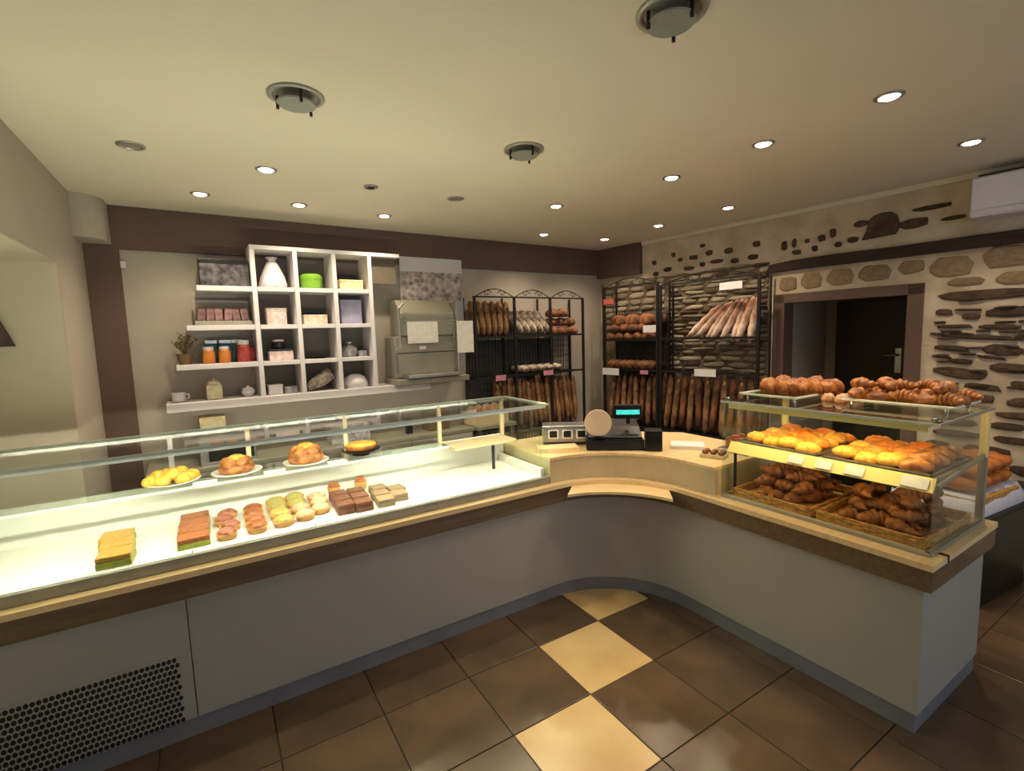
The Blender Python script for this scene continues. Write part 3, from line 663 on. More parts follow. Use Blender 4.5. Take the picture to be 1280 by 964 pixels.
# small sweets beside the case, on the till ledge
ZT = .8972
solo('paper_stack', MB().prism([(-.10, -.07), (.1, -.08), (.11, .07), (-.09, .08)], 0, .022), M_card, 'stack of white wrapping paper on the till ledge', 'paper', M=T(2.55, 2.03, ZT) @ RZ(-.8))
t = thing('sweets_box', 'small box of dark chocolates on the till ledge beside the pastry case', 'box', T(2.47, 1.77, ZT) @ RZ(-1.2))
part('tray', MB().box((-.07, -.05, 0), (.07, .05, .02)), M_beige, t, .002)
for k in range(6): part('chocolate', boule(.018, .024, 10), M_choc, t, smooth=True, M=T(-.045+.045*(k % 3), -.022+.044*(k//3), .02))
t = thing('jam_jars_tray', 'red and amber sweets tray behind the far end of the pastry case', 'tray', T(2.72, 1.76, ZT))
part('tray', MB().box((-.10, -.10, 0), (.10, .10, .02)), M_steel, t, .003)
for k in range(6):
    part('jar', MB().lathe([(.024, 0), (.026, .05), (.022, .056), (.022, .07), (.003, .071)], 14), (M_cardr, M_caram)[k % 2], t, smooth=False, M=T(-.06+.06*(k % 3), -.04+.08*(k//3), .02))

# ------------------------------------------------------------------ till group
def D(x, y, z): return T(CX, CY, 0) @ RZ(-PI/4+.12) @ T(x, y, z)
t = thing('cash_register', 'black cash register with slanted keyboard on the corner ledge', 'cash register', D(0.065, .74, ZT))
part('drawer', MB().box((-.20, -.14, 0), (.16, .2, .07)), M_blackpl, t, .004)
part('keyboard', MB().prism([(-.13, .07), (.2, .07), (.2, .15), (.0, .13), (-.13, .085)], -.19, .15, Matrix(((0,0,1,0),(1,0,0,0),(0,1,0,0),(0,0,0,1)))), M_blackpl, t, .004)
part('drawer_front', MB().box((-.19, -.146, .008), (.15, -.14, .06)), M_black, t, .002)
M_teal = mat('teal_display', srgb(60, 190, 180), .3, scale=60, c2=srgb(20, 110, 110), emit=.9, ecol=srgb(70, 205, 190))
t2 = thing('customer_display', 'small teal lit customer display on a black pole', 'display', D(0.140, .71, ZT+.152))
part('pole', MB().box((-.012, 0, 0), (.012, .02, .05)), M_blackpl, t2); part('housing', MB().box((-.095, -.02, .035), (.085, .03, .125)), M_blackpl, t2, .006); part('screen', MB().box((-.078, -.0225, .064), (.07, -.02, .094)), M_teal, t2, label='teal digital screen')
M_round = mat('cream_disc', srgb(232, 205, 172), .6, var=.06)
t = thing('round_plaque', 'round cream plaque leaning on the cash register', 'plaque', D(-0.060, .60, ZT+.09) @ RX(-.12))
part('disc', MB().lathe([(.004, -.006), (.083, -.006), (.086, 0), (.083, .006), (.004, .006)], 40, RX(PI/2) @ T(0, 0, 0)), M_round, t, M=T(0, 0, .087))
part('foot', MB().box((-.03, -.012, -.005), (.03, .03, .006)), M_black, t)
t = thing('card_terminal', 'black upright box at the right of the cash register', 'terminal', D(0.280, .61, ZT) @ RZ(-.1))
part('body', MB().box((-.05, -.04, 0), (.055, .07, .13)), M_blackpl, t, .006); part('slot', MB().box((-.035, -.043, .10), (.04, -.04, .112)), M_black, t)
t = thing('steel_dispenser', 'silver box with three dark square windows left of the cash register', 'dispenser', T(2.03, 2.60, ZT) @ RZ(-.62) @ S(1.25, 1, 1.1))
part('body', MB().box((-.135, -.06, .02), (.125, .1, .12)), M_steel, t, .005)
part('base', MB().box((-.13, -.05, 0), (.12, .09, .02)), M_black, t)
for k in range(3):
    part('window', MB().box((-.095+.075*k, -.0625, .05), (-.055+.075*k, -.06, .09)), M_blackpl, t)
    part('window_rim', MB().box((-.103+.075*k, -.0615, .042), (-.047+.075*k, -.06, .098)), M_white, t)
solo('wooden_block', MB().box((-.14, -.06, 0), (.12, .06, .03)), M_wood, 'flat light wood block in front of the silver box', 'board', bevel=.003, M=T(1.86, 2.47, ZT) @ RZ(-.45))

# ------------------------------------------------------------------ shelving on the back wall (local frame FB)
def B_(s, y, z): return FB @ T(s, y, z)
su = thing('cube_shelf_unit', 'white wall shelf with twelve cubes and stepped side boards', 'shelf', FB)
YS = -.28
gs = [.955, 1.247, 1.535, 1.822]; gz = [1.245, 1.49, 1.765, 2.045, 2.33]
for s in gs: part('upright', MB().box((s, YS, 1.245), (s+.032, -.001, 2.335)), M_white, su, .002)
for z in gz[1:4]:
    for a, b in zip(gs, gs[1:]): part('cross_board', MB().box((a+.033, YS+.004, z-.015), (b-.001, -.001, z+.017)), M_white, su, .002)
part('top_board', MB().box((.955, YS, 2.336), (2.10, -.001, 2.366)), M_white, su, .002)
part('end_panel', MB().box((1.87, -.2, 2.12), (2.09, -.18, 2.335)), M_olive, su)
for s, z in ((.607, 2.045), (.527, 1.767), (.445, 1.493)): part('side_board', MB().box((s, YS, z-.02), (.954, -.001, z+.017)), M_white, su, .003)
part('bottom_board', MB().box((.366, YS-.01, 1.185), (2.33, -.001, 1.244)), M_white, su, .003)
for a, b in zip(gs, gs[1:]):
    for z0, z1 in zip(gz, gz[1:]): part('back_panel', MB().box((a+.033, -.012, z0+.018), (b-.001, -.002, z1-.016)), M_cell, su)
# things on the shelves
def mix(name, a, b, sc=20, **k): return mat(name, a, c2=b, scale=sc, **k)
t = thing('patterned_gift_box', 'black box with white chalk pattern on the top side board', 'box', B_(.79, -.15, 2.0625))
m_ = mix('chalk_print', srgb(30, 29, 33), srgb(96, 94, 98), 22)
part('body', MB().box((-.155, -.09, 0), (.155, .09, .16)), m_, t, .003); part('lid', MB().box((-.158, -.093, .16), (.158, .093, .19)), M_blackpl, t, .003)
t = thing('sachet_basket', 'grey tray of pink sachets on the second side board', 'basket', B_(.76, -.15, 1.785))
part('tray', MB().box((-.18, -.1, 0), (.18, .1, .03)), M_trim, t, .003)
part('back_card', MB().box((-.18, .08, .03), (.18, .09, .19)), M_wall, t)
m_ = mix('sachet_print', srgb(150, 112, 112), srgb(110, 82, 84), 30, rand=.2)
for k in range(6): part('sachet', MB().box((-.025, -.06, 0), (.025, .06, .09)), m_, t, .006, M=T(-.14+.056*k, 0, .031) @ RY(random.uniform(-.1, .1)))
# dried plant
t = thing('potted_dried_plant', 'small brown pot of dry twiggy foliage at the shelf end', 'plant', B_(.50, -.16, 1.511))
part('pot', MB().lathe([(.035, 0), (.05, .07), (.053, .075), (.045, .076), (.004, .068)], 18), mat('terracotta', srgb(120, 92, 62), .8), t, smooth=False)
m_tw = mat('dry_twig', srgb(112, 100, 66), .9); 
for k in range(16):
    a = k*2.4; l = random.uniform(.08, .165); sp_ = random.uniform(.02, .1)
    tw = part('twig', MB().tube([(0, 0, .065), (sp_*.4*math.cos(a), sp_*.4*math.sin(a), .065+l*.5), (sp_*math.cos(a), sp_*math.sin(a)*.8, .065+l)], [.003, .0025, .0015], 5), m_tw, t)
    lf = MB()
    for q in range(5):
        f_ = .45+q*.12; x, y, z = sp_*f_*math.cos(a), sp_*f_*math.sin(a)*.8, .065+l*f_; b = q*2.1
        lf.add([(x, y, z), (x+.016*math.cos(b), y+.016*math.sin(b), z+.008), (x+.026*math.cos(b), y+.026*math.sin(b), z+.02), (x+.01*math.cos(b+1), y+.01*math.sin(b+1), z+.018)], [(0, 1, 2, 3)])
    part('leaf_spray', lf, m_tw, tw)
def jar(s, y, z, r, hh, body, lid, label, name='jam_jar'):
    t = thing(name, label, 'jar', B_(s, y, z))
    part('jar_body', MB().lathe([(r*.92, 0), (r, .01), (r, hh*.72), (r*.8, hh*.8)], 18), body, t, smooth=False); part('lid', MB().lathe([(r*.82, hh*.8), (r*.85, hh*.82), (r*.85, hh), (.003, hh+.002)], 18), lid, t)
m_or = mix('orange_preserve', srgb(206, 128, 44), srgb(170, 88, 30)); m_rd = mix('red_preserve', srgb(170, 66, 62), srgb(130, 40, 46)); m_teal = mix('teal_tin_print', srgb(66, 110, 124), srgb(40, 76, 92))
jar(.645, -.2, 1.511, .04, .12, m_or, M_white, 'orange preserve jar with white lid, left one on the third board')
jar(.745, -.2, 1.511, .04, .12, m_or, M_white, 'orange preserve jar with white lid beside the red jars')
jar(.87, -.2, 1.511, .045, .16, m_rd, M_white, 'tall red preserve jar with white lid next to the cubes')
jar(.925, -.13, 1.511, .03, .10, m_rd, m_rd, 'small all-red jar squeezed against the cubes')
for s, lb in ((.67, 'teal tin standing behind the left orange jar'), (.76, 'teal tin standing behind the right orange jar'), (.84, 'dark teal tin standing behind the tall red jar')):
    t = thing('tea_tin', lb, 'tin', B_(s, -.08, 1.511)); part('body', MB().box((-.04, -.035, 0), (.04, .035, .14)), m_teal, t, .004); part('lid', MB().box((-.041, -.036, .14), (.041, .036, .17)), M_steel, t, .004)
t = thing('white_mug', 'small white mug at the left end of the bottom board', 'mug', B_(.44, -.16, 1.245)); part('cup', MB().lathe([(.03, 0), (.04, .01), (.042, .07), (.038, .07), (.035, .012), (.003, .01)], 20), M_white, t, smooth=False)
part('handle', MB().tube([(.04, 0, .055), (.062, 0, .05), (.062, 0, .025), (.04, 0, .018)], .005, 6), M_white, t)
m_cr = mix('cream_tin_print', srgb(222, 214, 186), srgb(200, 188, 150), 25)
t = thing('cream_tin', 'cream storage tin with domed lid on the bottom board', 'tin', B_(.66, -.16, 1.245)); part('body', MB().box((-.05, -.04, 0), (.05, .04, .11)), m_cr, t, .01); part('lid', MB().lathe([(.046, .11), (.046, .125), (.03, .14), (.012, .146), (.012, .158), (.003, .16)], 18), m_cr, t, smooth=False)
t = thing('sugar_bowl', 'small white lidded bowl on the bottom board next to the cubes', 'bowl', B_(.88, -.16, 1.245)); part('bowl', MB().lathe([(.025, 0), (.045, .03), (.046, .045)], 18), M_white, t, smooth=True); part('lid', MB().lathe([(.046, .046), (.03, .065), (.01, .07), (.01, .08), (.003, .082)], 18), M_white, t, smooth=True)
def cc(i): return (gs[i]+gs[i+1])/2+.016
z1, z2, z3, z4 = 2.0625, 1.7825, 1.5075, 1.245
t = thing('wrapped_panettone', 'tall white and pink wrapped cake in the top left cube', 'wrapped cake', B_(cc(0), -.15, z1))
m_ = mix('pink_white_wrap', srgb(236, 232, 238), srgb(232, 212, 214), 18, bump=.5)
part('wrap', MB().lathe([(.095, 0), (.10, .03), (.085, .09), (.055, .16), (.035, .20)], 22, wob=lambda q, z: 1+.05*math.sin(9*q)), m_, t, smooth=True); part('gathered_top', MB().lathe([(.03, .2), (.022, .208), (.045, .235), (.01, .23)], 18, wob=lambda q, z: 1+.12*math.sin(7*q)), m_, t, smooth=True)
t = thing('lime_round_box', 'lime green round box in the top middle cube', 'box', B_(cc(1)-.01, -.15, z1)); m_ = mat('lime_plastic', srgb(128, 182, 58), .4)
part('drum', MB().lathe([(.07, 0), (.08, .01), (.082, .075)], 28), m_, t, smooth=False); part('lid', MB().lathe([(.085, .075), (.085, .1), (.07, .118), (.003, .122)], 28), m_, t, smooth=False)
def box2(name, lb, s, y, z, a, b, c_, m1, m2, rz=0):
    t = thing(name, lb, 'box', B_(s, y, z) @ RZ(rz)); part('body', MB().box((-a/2, -b/2, 0), (a/2, b/2, c_*.8)), m1, t, .003); part('lid', MB().box((-a/2-.002, -b/2-.002, c_*.8), (a/2+.002, b/2+.002, c_)), m2, t, .003)
m_yc = mix('yellow_cream_print', srgb(232, 226, 176), srgb(214, 196, 150), 25); m_pk = mix('pink_floral_print', srgb(226, 218, 216), srgb(206, 172, 168), 30); m_tan = mix('tan_print', srgb(230, 224, 212), srgb(208, 188, 158), 22); m_lav = mix('lavender_print', srgb(176, 174, 204), srgb(150, 148, 184), 12)
box2('cream_gift_box', 'yellow cream gift box in the top right cube', cc(2), -.16, z1, .19, .14, .08, m_yc, m_yc)
box2('dark_gift_box', 'dark flat box behind the yellow cream box in the top right cube', cc(2)-.01, -.05, z1, .2, .06, .14, M_blackpl, M_blackpl)
box2('floral_box', 'white and pink floral box in the second row left cube', cc(0), -.15, z2, .14, .1, .13, m_pk, m_pk)
box2('tan_box', 'white and tan printed box in the second row middle cube', cc(1)-.01, -.16, z2, .18, .12, .075, m_tan, m_tan)
box2('black_backing_box', 'black box behind the tan printed box in the middle cube', cc(1)-.01, -.05, z2, .2, .06, .12, M_blackpl, M_blackpl)
box2('lavender_pack', 'tall lavender pack in the second row right cube', cc(2), -.14, z2, .17, .08, .2, m_lav, m_lav)
box2('white_carton', 'white carton with dark lid in the third row left cube', cc(0)+.01, -.15, z3, .17, .12, .09, m_pk, M_blackpl)
jar(cc(0), -.15, z3+.0905, .05, .07, M_blackpl, m_tan, 'dark jar with tan lid on top of the white carton', 'dark_jar')
t = thing('dark_dish', 'flat dark dish alone in the third row middle cube', 'dish', B_(cc(1), -.15, z3)); part('bowl', MB().lathe([(.05, 0), (.09, .018), (.095, .022), (.08, .018), (.003, .008)], 24), M_blackpl, t, smooth=True); part('foot', MB().lathe([(.05, 0), (.05, .004), (.003, .004)], 20), M_black, t)
def pouch(name, lb, s, y, z, lx, ly, lz, m):
    t = thing(name, lb, 'bag', B_(s, y, z)); part('pouch', lumpy(lx, ly, lz), m, t, smooth=True); part('tie', MB().lathe([(.012, lz*.95), (.02, lz*1.1), (.03, lz*1.25), (.003, lz*1.2)], 12), m, t, smooth=True)
m_gw = mix('grey_white_film', srgb(200, 198, 204), srgb(120, 116, 118), 22); m_kn = mix('grey_beige_knit', srgb(196, 186, 172), srgb(120, 108, 98), 30)
pouch('cellophane_bag', 'grey white cellophane bag in the third row right cube', cc(2)-.03, -.15, z3, .13, .1, .1, m_gw)
box2('small_grey_box', 'small grey box beside the cellophane bag', cc(2)+.07, -.15, z3, .07, .08, .06, m_gw, M_blackpl)
box2('white_small_box', 'small white stacked box in the bottom left cube', cc(0)-.05, -.16, z4, .1, .09, .075, M_white, M_white)
box2('grey_low_box', 'low grey box right of the small white box in the bottom left cube', cc(0)+.06, -.16, z4, .09, .09, .05, m_gw, m_gw)
t = thing('woven_cornet', 'beige woven cornet lying tilted in the bottom middle cube', 'basket', B_(cc(1)-.08, -.15, z4+.035) @ RY(1.05)); part('cone', MB().lathe([(.03, -.02), (.05, .05), (.058, .12), (.05, .19), (.04, .195)], 18, wob=lambda q, z: 1+.05*math.sin(8*q)), m_kn, t, smooth=True); part('rim', MB().tube([(.05*math.cos(k*PI/8), .05*math.sin(k*PI/8), .19) for k in range(16)], .008, 6, closed=True), m_kn, t)
t = thing('white_dome', 'white domed cake cover in the bottom right cube', 'cover', B_(cc(2), -.15, z4)); part('dome', MB().lathe([(.105, .008), (.102, .05), (.08, .09), (.04, .11), (.003, .114)], 26), M_white, t, smooth=True); part('base', MB().lathe([(.11, 0), (.112, .008), (.003, .008)], 26), M_white, t)

# low back worktop with a few things, seen through the case glass
bw = thing('back_worktop', 'taupe work cabinet along the back wall below the shelves', 'cabinet', FB)
part('carcass', MB().box((.25, -.55, .06), (2.6, -.002, .80)), M_wall, bw, .003); part('slab', MB().box((.23, -.57, .80), (2.62, -.002, .83)), M_trim, bw, .003)
part('plinth', MB().box((.27, -.52, .001), (2.58, -.02, .06)), M_kick, bw)
for k in range(4):
    dr = part('cabinet_door', MB().box((.26+.585*k, -.567, .08), (.26+.585*k+.575, -.55, .79)), M_wall, bw, .003); part('handle', MB().tube([(.34+.585*k, -.567, .74), (.34+.585*k, -.59, .74), (.46+.585*k, -.59, .74), (.46+.585*k, -.567, .74)], .005, 6), M_steel, dr)
t = thing('small_oven', 'black fronted small oven on the back worktop behind the brioches', 'oven', B_(.70, -.36, .8305)); part('body', MB().box((-.17, -.14, 0), (.17, .16, .16)), M_steel, t, .005); part('door_glass', MB().box((-.12, -.144, .02), (.155, -.14, .14)), M_blackpl, t, .002); part('handle', MB().tube([(-.1, -.145, .146), (-.1, -.165, .146), (.13, -.165, .146), (.13, -.145, .146)], .006, 6), M_chrome, t)
box2('cream_carton', 'cream carton pile under the bottom shelf board', .63, -.14, .8305, .16, .12, .29, m_cr, m_yc)
box2('brown_crate', 'brown wooden crate on the back worktop near the slicer', 2.32, -.38, .8305, .2, .16, .17, M_fascia, M_fascia)
box2('grey_carton', 'grey carton on the back worktop behind the yellow tart', 1.55, -.36, .8305, .3, .2, .14, m_gw, M_wall)
box2('black_phone_base', 'small black device on the back worktop beside the brown crate', 2.05, -.42, .8305, .05, .05, .13, M_blackpl, M_blackpl)

# poster
def poster_mat():
    m = mat('bread_poster_print', srgb(190, 152, 138), .5, scale=14, c2=srgb(74, 50, 46)); nt = m.node_tree; N = nt.nodes; L = nt.links
    b = N['Principled BSDF']; src = b.inputs['Base Color'].links[0].from_socket
    tc = N.new('ShaderNodeTexCoord'); sx = N.new('ShaderNodeSeparateXYZ'); L.new(tc.outputs['Object'], sx.inputs[0])
    st = N.new('ShaderNodeMath'); st.operation = 'GREATER_THAN'; L.new(sx.outputs['Z'], st.inputs[0]); st.inputs[1].default_value = .29
    vo = N.new('ShaderNodeTexVoronoi'); vo.inputs['Scale'].default_value = 22; L.new(tc.outputs['Object'], vo.inputs['Vector'])
    m2 = N.new('ShaderNodeMix'); m2.data_type = 'RGBA'; m2.inputs['Factor'].default_value = .45; L.new(src, m2.inputs['A']); L.new(vo.outputs['Distance'], m2.inputs['B'])
    m1 = N.new('ShaderNodeMix'); m1.data_type = 'RGBA'; L.new(st.outputs[0], m1.inputs['Factor']); L.new(m2.outputs['Result'], m1.inputs['A']); m1.inputs['B'].default_value = srgb(200, 200, 204); L.new(m1.outputs['Result'], b.inputs['Base Color'])
    return m
t = thing('wall_poster', 'wide photo poster of a townscape above the bread slicer', 'poster', B_(2.2, -.035, 1.97)); part('sheet', MB().box((0, -.004, 0), (.63, 0, .42)), poster_mat(), t); part('backing', MB().box((-.003, 0, -.003), (.633, .03, .423)), M_white, t)
# bread slicer
sl = thing('bread_slicer', 'grey beige bread slicing machine beside the cube shelf', 'bread slicer', B_(2.37, -.29, 1.245))
M_mach = mat('machine_enamel', srgb(150, 146, 132), .4, metal=.2, var=.08)
part('body', MB().box((-.36, -.0, .05), (.28, .24, .42)), M_mach, sl, .012); part('base', MB().box((-.38, -.12, 0), (.30, .25, .05)), M_mach, sl, .006)
part('hood', MB().prism([(-.02, .42), (.24, .42), (.24, .74), (.1, .74), (-.02, .62)], -.30, .22, Matrix(((0,0,1,0),(1,0,0,0),(0,1,0,0),(0,0,0,1)))), M_mach, sl, .01)
part('side_frame', MB().box((.22, -.06, .05), (.30, .2, .72)), M_steel, sl, .006)
part('lever', MB().tube([(-.35, -.02, .1), (-.37, -.06, .3), (-.33, -.07, .33), (-.33, -.07, .66), (-.28, -.05, .70)], .011, 8), M_steel, sl)
part('lever', MB().tube([(.2, -.03, .4), (.2, -.08, .55), (-.3, -.08, .55)], .008, 8), M_steel, sl)
part('crumb_tray', MB().box((-.3, -.14, .055), (.2, -.0, .085)), M_steel, sl, .004)
part('button', MB().box((-.13, -.006, .30), (-.07, 0, .33)), M_card, sl); part('seam', MB().box((-.36, -.003, .27), (.22, .0, .276)), M_blackpl, sl)
part('control_box', MB().box((.225, -.075, .36), (.295, -.06, .43)), M_blackpl, sl)
M_paper = mat('printed_paper', srgb(234, 232, 226), .7, scale=30, c2=srgb(222, 216, 210))
solo('notice_sheet', MB().box((-.145, -.002, 0), (.145, 0, .20)), M_paper, 'white notice sheet taped on the bread slicer hood', 'notice', M=B_(2.27, -.315, 1.60))
solo('notice_sheet', MB().box((-.085, -.002, 0), (.085, 0, .29)), M_paper, 'tall pinkish notice sheet hanging at the right side of the slicer', 'notice', M=B_(2.66, -.375, 1.50))
solo('wall_sensor', MB().box((-.015, -.03, 0), (.015, 0, .05)), M_white, 'tiny white sensor on the brown pillar edge', 'sensor', bevel=.004, M=B_(.2, -.0, 2.19))
# sconce on the alcove jamb
t = thing('wall_sconce', 'dark conical wall lamp at the left edge of the picture', 'lamp', T(-.93, 3.50, 1.67))
part('shade', MB().lathe([(.075, 0), (.08, .0), (.03, .15), (.026, .15)], 22), mat('dark_shade', srgb(62, 50, 44), .7), t, smooth=True); part('arm', MB().tube([(0, 0, .15), (0, 0, .17), (0, .058, .17)], .007, 8), M_black, t)

# ------------------------------------------------------------------ bread racks
def scroll(mb, x0, x1, y, z):
    n = 14; mb.tube([(x0+(x1-x0)*k/n, y, z+.07*math.sin(PI*k/n)) for k in range(n+1)], .005, 5)
    for cx, sg in ((x0+(x1-x0)*.3, 1), (x0+(x1-x0)*.7, -1)):
        mb.tube([(cx+sg*(.05-.0035*k)*math.cos(k*.55), y, z+.028+(.032-.002*k)*math.sin(k*.55)) for k in range(15)], .004, 5)
def rack(name, label, FM, s0, s1, n, levels, ztop, depth, y0=0, plate_=None, mesh_=True):
    t = thing(name, label, 'bread rack', FM)
    ss = [s0+(s1-s0)*k/n for k in range(n+1)]; yf = y0-depth
    for s in ss:
        part('upright', MB().box((s-.013, yf, .001), (s+.013, yf+.018, ztop)), M_black, t); part('rear_upright', MB().box((s-.008, y0-.034, .001), (s+.008, y0-.018, ztop)), M_black, t)
    for z in levels:
        part('front_rail', MB().box((s0, yf-.004, z), (s1, yf+.012, z+.02)), M_black, t)
        wm = MB(); k = s0
        for q in range(7): wm.box((s0, yf+.02+(depth-.06)*q/6, z+.002), (s1, yf+.026+(depth-.06)*q/6, z+.008))
        while k < s1: wm.box((k, yf+.01, z+.008), (k+.004, y0-.02, z+.012)); k += .06
        part('wire_shelf', wm, M_black, t)
    bm_ = MB(); k = s0
    while k < s1: bm_.box((k, y0-.022, .5), (k+.005, y0-.018, ztop-.25)); k += .04
    zz = .55
    while zz < ztop-.3: bm_.box((s0, y0-.026, zz), (s1, y0-.022, zz+.005)); zz += .06
    if mesh_: part('back_mesh', bm_, M_black, t)
    if plate_: part('back_plate', MB().box((plate_[0], y0-.017, plate_[2]), (plate_[1], y0-.014, plate_[3])), mat('dark_sheet', srgb(58, 57, 58), .6, scale=30, var=.3), t)
    part('top_rail', MB().box((s0, yf, ztop-.015), (s1, yf+.014, ztop)), M_black, t)
    for a, b in zip(ss, ss[1:]):
        q = MB(); scroll(q, a+.02, b-.02, yf+.006, ztop); part('scrollwork', q, M_black, t)
    return t
YB = .26
rack('iron_bread_rack', 'black wrought iron bread rack with scroll tops on the back wall', FB, 2.84, 4.22, 3, [.62, 1.225, 1.62], 2.03, YB, 0, (2.85, 3.98, .65, 1.60))
rack('iron_bread_rack', 'black wrought iron bread rack in the far corner on the stone wall', FR, .29, 1.01, 1, [.6, 1.22, 1.54], 2.14, .24, -.03, (.30, 1.0, .65, 1.74))
rack('iron_bread_rack', 'black wrought iron bread rack before the stone wall left of the doorway', FR, 1.05, 2.04, 1, [.62, 1.22, 1.55], 2.10, .24, -.03, None, False)
bg = [mesh_of(scored(.52, .032, 5, squash=.85), 'baguette', M_crust), mesh_of(scored(.5, .034, 4, squash=.85, bend=.01), 'baguette', M_crustd)]
bgf = mesh_of(scored(.42, .036, 4, squash=.85), 'floured_baguette', M_flour)
lfd = mesh_of(scored(.30, .045, 3, squash=.85), 'floured_loaf', M_flourd)
bo = [mesh_of(boule(.085, .10, 18), 'round_loaf', M_crustd), mesh_of(scored(.24, .06, 3, squash=.8), 'oval_loaf', M_crustd)]
UP = RY(-PI/2)
def stand(FM, s, y, z, tilt, lean, spin): return FM @ T(s, y, z) @ RX(lean) @ RY(tilt) @ RZ(spin)
# top row, bundle of baguettes fanned upright (short batards)
bat = mesh_of(scored(.36, .036, 4, squash=.85), 'short_baguette', M_crust)
for k in range(11):
    i = k % 6; j = k//6
    place('short_baguette', bat, FB @ T(2.88+.073*i+.03*j, -.17+.08*j, 1.645+.17) @ RX(-.12) @ RY(-PI/2+(i-2.5)*.05) @ T(0, 0, -.03) , ('short brown baguette in the top left bundle, front row, ' if j == 0 else 'short brown baguette in the top left bundle, back row, ')+ORD[i]+' from left', 'baguette', 'standing bundle of short baguettes')
for k in range(9):
    i = k % 5; j = k//5
    place('floured_loaf', lfd, FB @ T(3.34+.088*i+.04*j, -.18+.09*j, 1.65+.125) @ RX(-.15) @ RY(-PI/2-.62) @ T(0, 0, -.04), ('white floured dark loaf leaning beside the bundle, front row, ' if j == 0 else 'white floured dark loaf leaning beside the bundle, back row, ')+ORD[i]+' from left', 'loaf', 'floured dark loaves')
for k in range(5):
    place('floured_loaf', lfd, FB @ T(3.42+.11*k, -.14, 1.25) @ RZ(PI/2), 'floured dark loaf lying on the middle wire shelf, '+ORD[k]+' from left', 'loaf', 'floured loaves on the middle shelf')
for k in range(8):
    i = k % 3; j = k//3
    place('round_loaf', bo[0], FB @ T(3.84+.13*i, -.18+.03*(j % 2), 1.634+.095*j) @ RZ(k*1.3) @ S(.9), 'dark round loaf on the last back rack bay, '+ORD[j]+' layer, '+ORD[i]+' from left', 'loaf', 'round loaves on the last back bay')
for k in range(14):
    i = k % 5; j = (k//5) % 2; l = k//10
    place('round_loaf', bo[0], FR @ T(.36+.125*i+.05*l, -.20+.09*j, 1.553+.09*l) @ RZ(k) @ S(.85), 'dark round loaf piled on the corner rack, '+('lower front', 'lower back', 'upper')[min(2, j+2*l)]+' row, '+ORD[i]+' from left', 'loaf', 'round loaves piled on the corner rack')
for k in range(7):
    place('round_loaf', bo[0], FR @ T(.37+.095*k, -.10-.05*(k % 2), 1.75) @ RX(1.2) @ S(.9), 'dark brown round loaf leaning at the back of the corner rack, '+ORD[k]+' from left', 'loaf', 'round loaves leaning at the back')
for k in range(7):
    place('oval_loaf', bo[1], FR @ T(.38+.088*k, -.17, 1.234) @ RZ(PI/2+.1*math.sin(k)), 'brown oval loaf lying on the middle corner shelf, '+ORD[k]+' from left', 'loaf', 'oval loaves on the corner shelf')
for k in range(8):
    place('floured_baguette', bgf, FR @ T(1.50+.066*k, -.20+.018*(k % 3), 1.565+.155) @ RX(-.25) @ RY(-PI/2+.78-.10*k+.06*math.sin(k*2.3)) @ T(0, 0, -.03), 'pale floured baguette fanned before the stone wall, '+ORD[k]+' from left', 'baguette', 'fan of floured baguettes')
# bottom bins, baguettes standing upright
for k in range(34):
    i = k % 17; j = k//17
    s = 3.12+.062*i+.03*j
    place('baguette', bg[k % 2], FB @ T(s, -.20+.1*j, .64+.26+.05*(k % 3)*.5) @ RX(-.1) @ RY(-PI/2+random.uniform(-.06, .06)) @ T(0, 0, -.03), 'brown baguette in the back wall bins, '+('front' if j == 0 else 'back')+' row, '+ORD[i]+' from left', 'baguette', 'baguettes standing in the back bins')
for k in range(40):
    i = k % 20; j = k//20
    s = .36+.084*i+.03*j
    if .98 < s < 1.08: s += .08
    place('baguette', bg[(k+j) % 2], FR @ T(s, -.22+.1*j, .64+.26+.04*(k % 2)) @ RX(-.1) @ RY(-PI/2+random.uniform(-.08, .08)) @ T(0, 0, -.03), 'brown baguette in the stone wall bins, '+('front' if j == 0 else 'back')+' row, '+ORD[i]+' from left', 'baguette', 'baguettes standing before the stone wall')
# price cards on the racks
def pcard(FM, s, y, z, w_, h_, m, lb):
    t = thing('price_card', lb, 'price card', FM @ T(s, y, z)); part('card', MB().box((-w_/2, -.003, -h_/2), (w_/2, 0, h_/2)), m, t); part('holder', MB().box((-w_/2, 0, -h_/2-.006), (w_/2, .006, h_/2)), M_black, t)
pcard(FR, .93, -.285, 1.665, .16, .075, M_card, 'white price card on the corner rack upright')
pcard(FR, 1.80, -.285, 2.02, .21, .065, M_card, 'white price card high above the floured baguettes')
pcard(FR, 1.56, -.285, 1.235, .22, .07, M_card, 'white price card low on the rack before the stone wall')
pcard(FR, .40, -.285, 1.20, .24, .075, M_card, 'white price card above the till in the far corner')
pcard(FR, .86, -.285, 1.21, .10, .04, M_cardp, 'small dull pink card low on the corner rack')
pcard(FB, 3.09, -.285, 1.225, .12, .055, M_cardp, 'pink price card on the left back rack')
pcard(FB, 3.69, -.285, 1.235, .13, .05, M_cardp, 'dull pink price card on the middle back rack')
pcard(FR, .38, -.285, 1.98, .15, .06, M_cardr, 'red price card at the top of the corner rack')
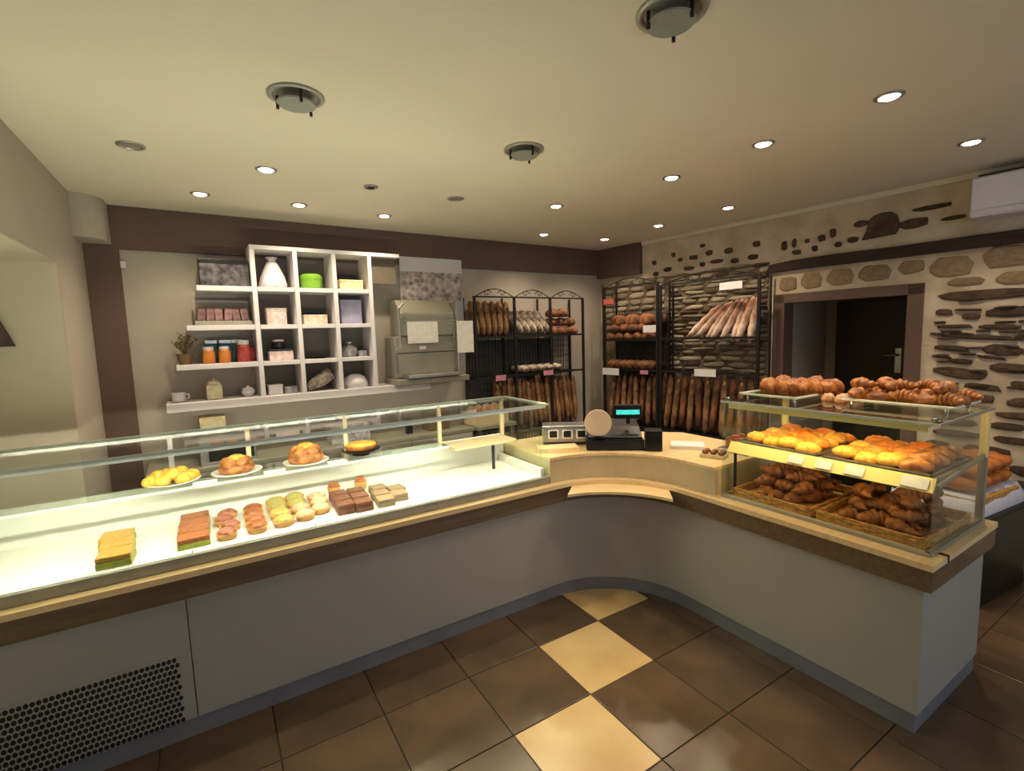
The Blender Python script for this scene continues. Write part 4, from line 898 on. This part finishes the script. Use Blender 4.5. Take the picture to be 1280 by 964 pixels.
# pinkish packed rolls on a low table next to the slicer
t = thing('packed_rolls_basket', 'basket of pinkish packed rolls below the slicer end', 'basket', B_(2.64, -.45, .8305))
part('basket_body', MB().box((-.02, -.11, 0), (.35, .11, .12)), M_beige, t, .006)
for k in range(8): part('roll', lumpy(.09, .07, .06), M_pinkp, t, smooth=True, M=T(.03+.085*(k % 4), -.05+.1*(k//4), .115) @ RZ(k))
t = thing('side_table', 'low table carrying the packed rolls beside the back worktop', 'table', B_(2.63, -.6, 0))
part('tabletop', MB().box((0, 0, .80), (.42, .3, .83)), M_trim, t)
for x in (.02, .37):
    for y in (.02, .25): part('leg', MB().box((x, y, .001), (x+.03, y+.03, .80)), M_steel, t)

# ------------------------------------------------------------------ right edge: wall unit and bread stand
M_ac = mat('white_plastic', srgb(226, 226, 236), .4, var=.03)
t = thing('air_conditioner', 'white wall-mounted air conditioning unit on the stone wall', 'air conditioner', FR @ T(3.33, 0, 2.295))
part('housing', MB().box((0, -.19, 0), (.85, -.005, .25)), M_ac, t, .015); part('front_cover', MB().box((.006, -.2, .045), (.844, -.19, .24)), M_ac, t, .006); part('louver', MB().box((.05, -.198, .012), (.8, -.19, .035)), M_card, t, .002); part('top_grille', MB().box((.03, -.17, .25), (.82, -.03, .262)), M_black, t)
st = thing('bread_stand', 'black low stand against the stone wall at the right edge', 'stand', T(3.95, 1.06, 0) @ RZ(-.09))
part('cabinet', MB().box((-.30, -.22, .001), (.30, .30, .50)), M_blackpl, st, .006); part('shelf_top', MB().box((-.31, -.23, .50), (.31, .31, .52)), M_black, st, .004)
t = thing('bread_crate', 'crate of orange crusted bread lined with cloth on the black stand', 'crate', T(3.95, 1.08, .5205) @ RZ(-.09))
part('crate_body', MB().box((-.27, -.2, 0), (.27, .22, .10)), M_wicker, t, .006)
M_cloth = mat('white_cloth', srgb(222, 222, 232), .85, var=.05, scale=12, bump=.3)
nx, ny = 14, 10; v = []; f = []
for i in range(nx+1):
    for j in range(ny+1):
        x = -.36+.68*i/nx; y = -.27+.5*j/ny
        z = .106+.006*math.sin(9*x+4*y)
        if y < -.20: z -= ((-.20-y)/.07)*.20+.01*math.sin(26*x)
        if x < -.27: z = min(z, .106-((-.27-x)/.09)*.17+.01*math.sin(22*y))
        v.append((x if x > -.27 else -.275+(x+.27)*.2, y if y > -.2 else -.207+(y+.2)*.2, z))
for i in range(nx):
    for j in range(ny): f.append((i*(ny+1)+j, (i+1)*(ny+1)+j, (i+1)*(ny+1)+j+1, i*(ny+1)+j+1))
cl = solo('lining_cloth', MB().add(v, f), M_cloth, 'white cloth draped over the bread crate at the right edge', 'cloth', smooth=True, M=T(3.95, 1.08, .5205) @ RZ(-.09))
md = cl.modifiers.new('thickness', 'SOLIDIFY'); md.thickness = .004; md.offset = 1
ob = mesh_of(scored(.26, .062, 3, squash=.8), 'orange_loaf', mat('orange_crust', srgb(206, 122, 48), .6, scale=10, c2=srgb(160, 84, 30), bump=.6, bscale=25, rand=.1))
for k in range(8):
    place('orange_loaf', ob, T(3.95, 1.08, .5205) @ RZ(-.09) @ T(-.18+.125*(k % 4), -.05+.0*k, .116+.085*(k//4)) @ RZ(PI/2+.1*math.sin(k*3)), 'orange crusted loaf in the cloth lined crate, '+('lower', 'upper')[k//4]+' layer, '+ORD[k % 4]+' from left', 'loaf', 'orange loaves in the crate')
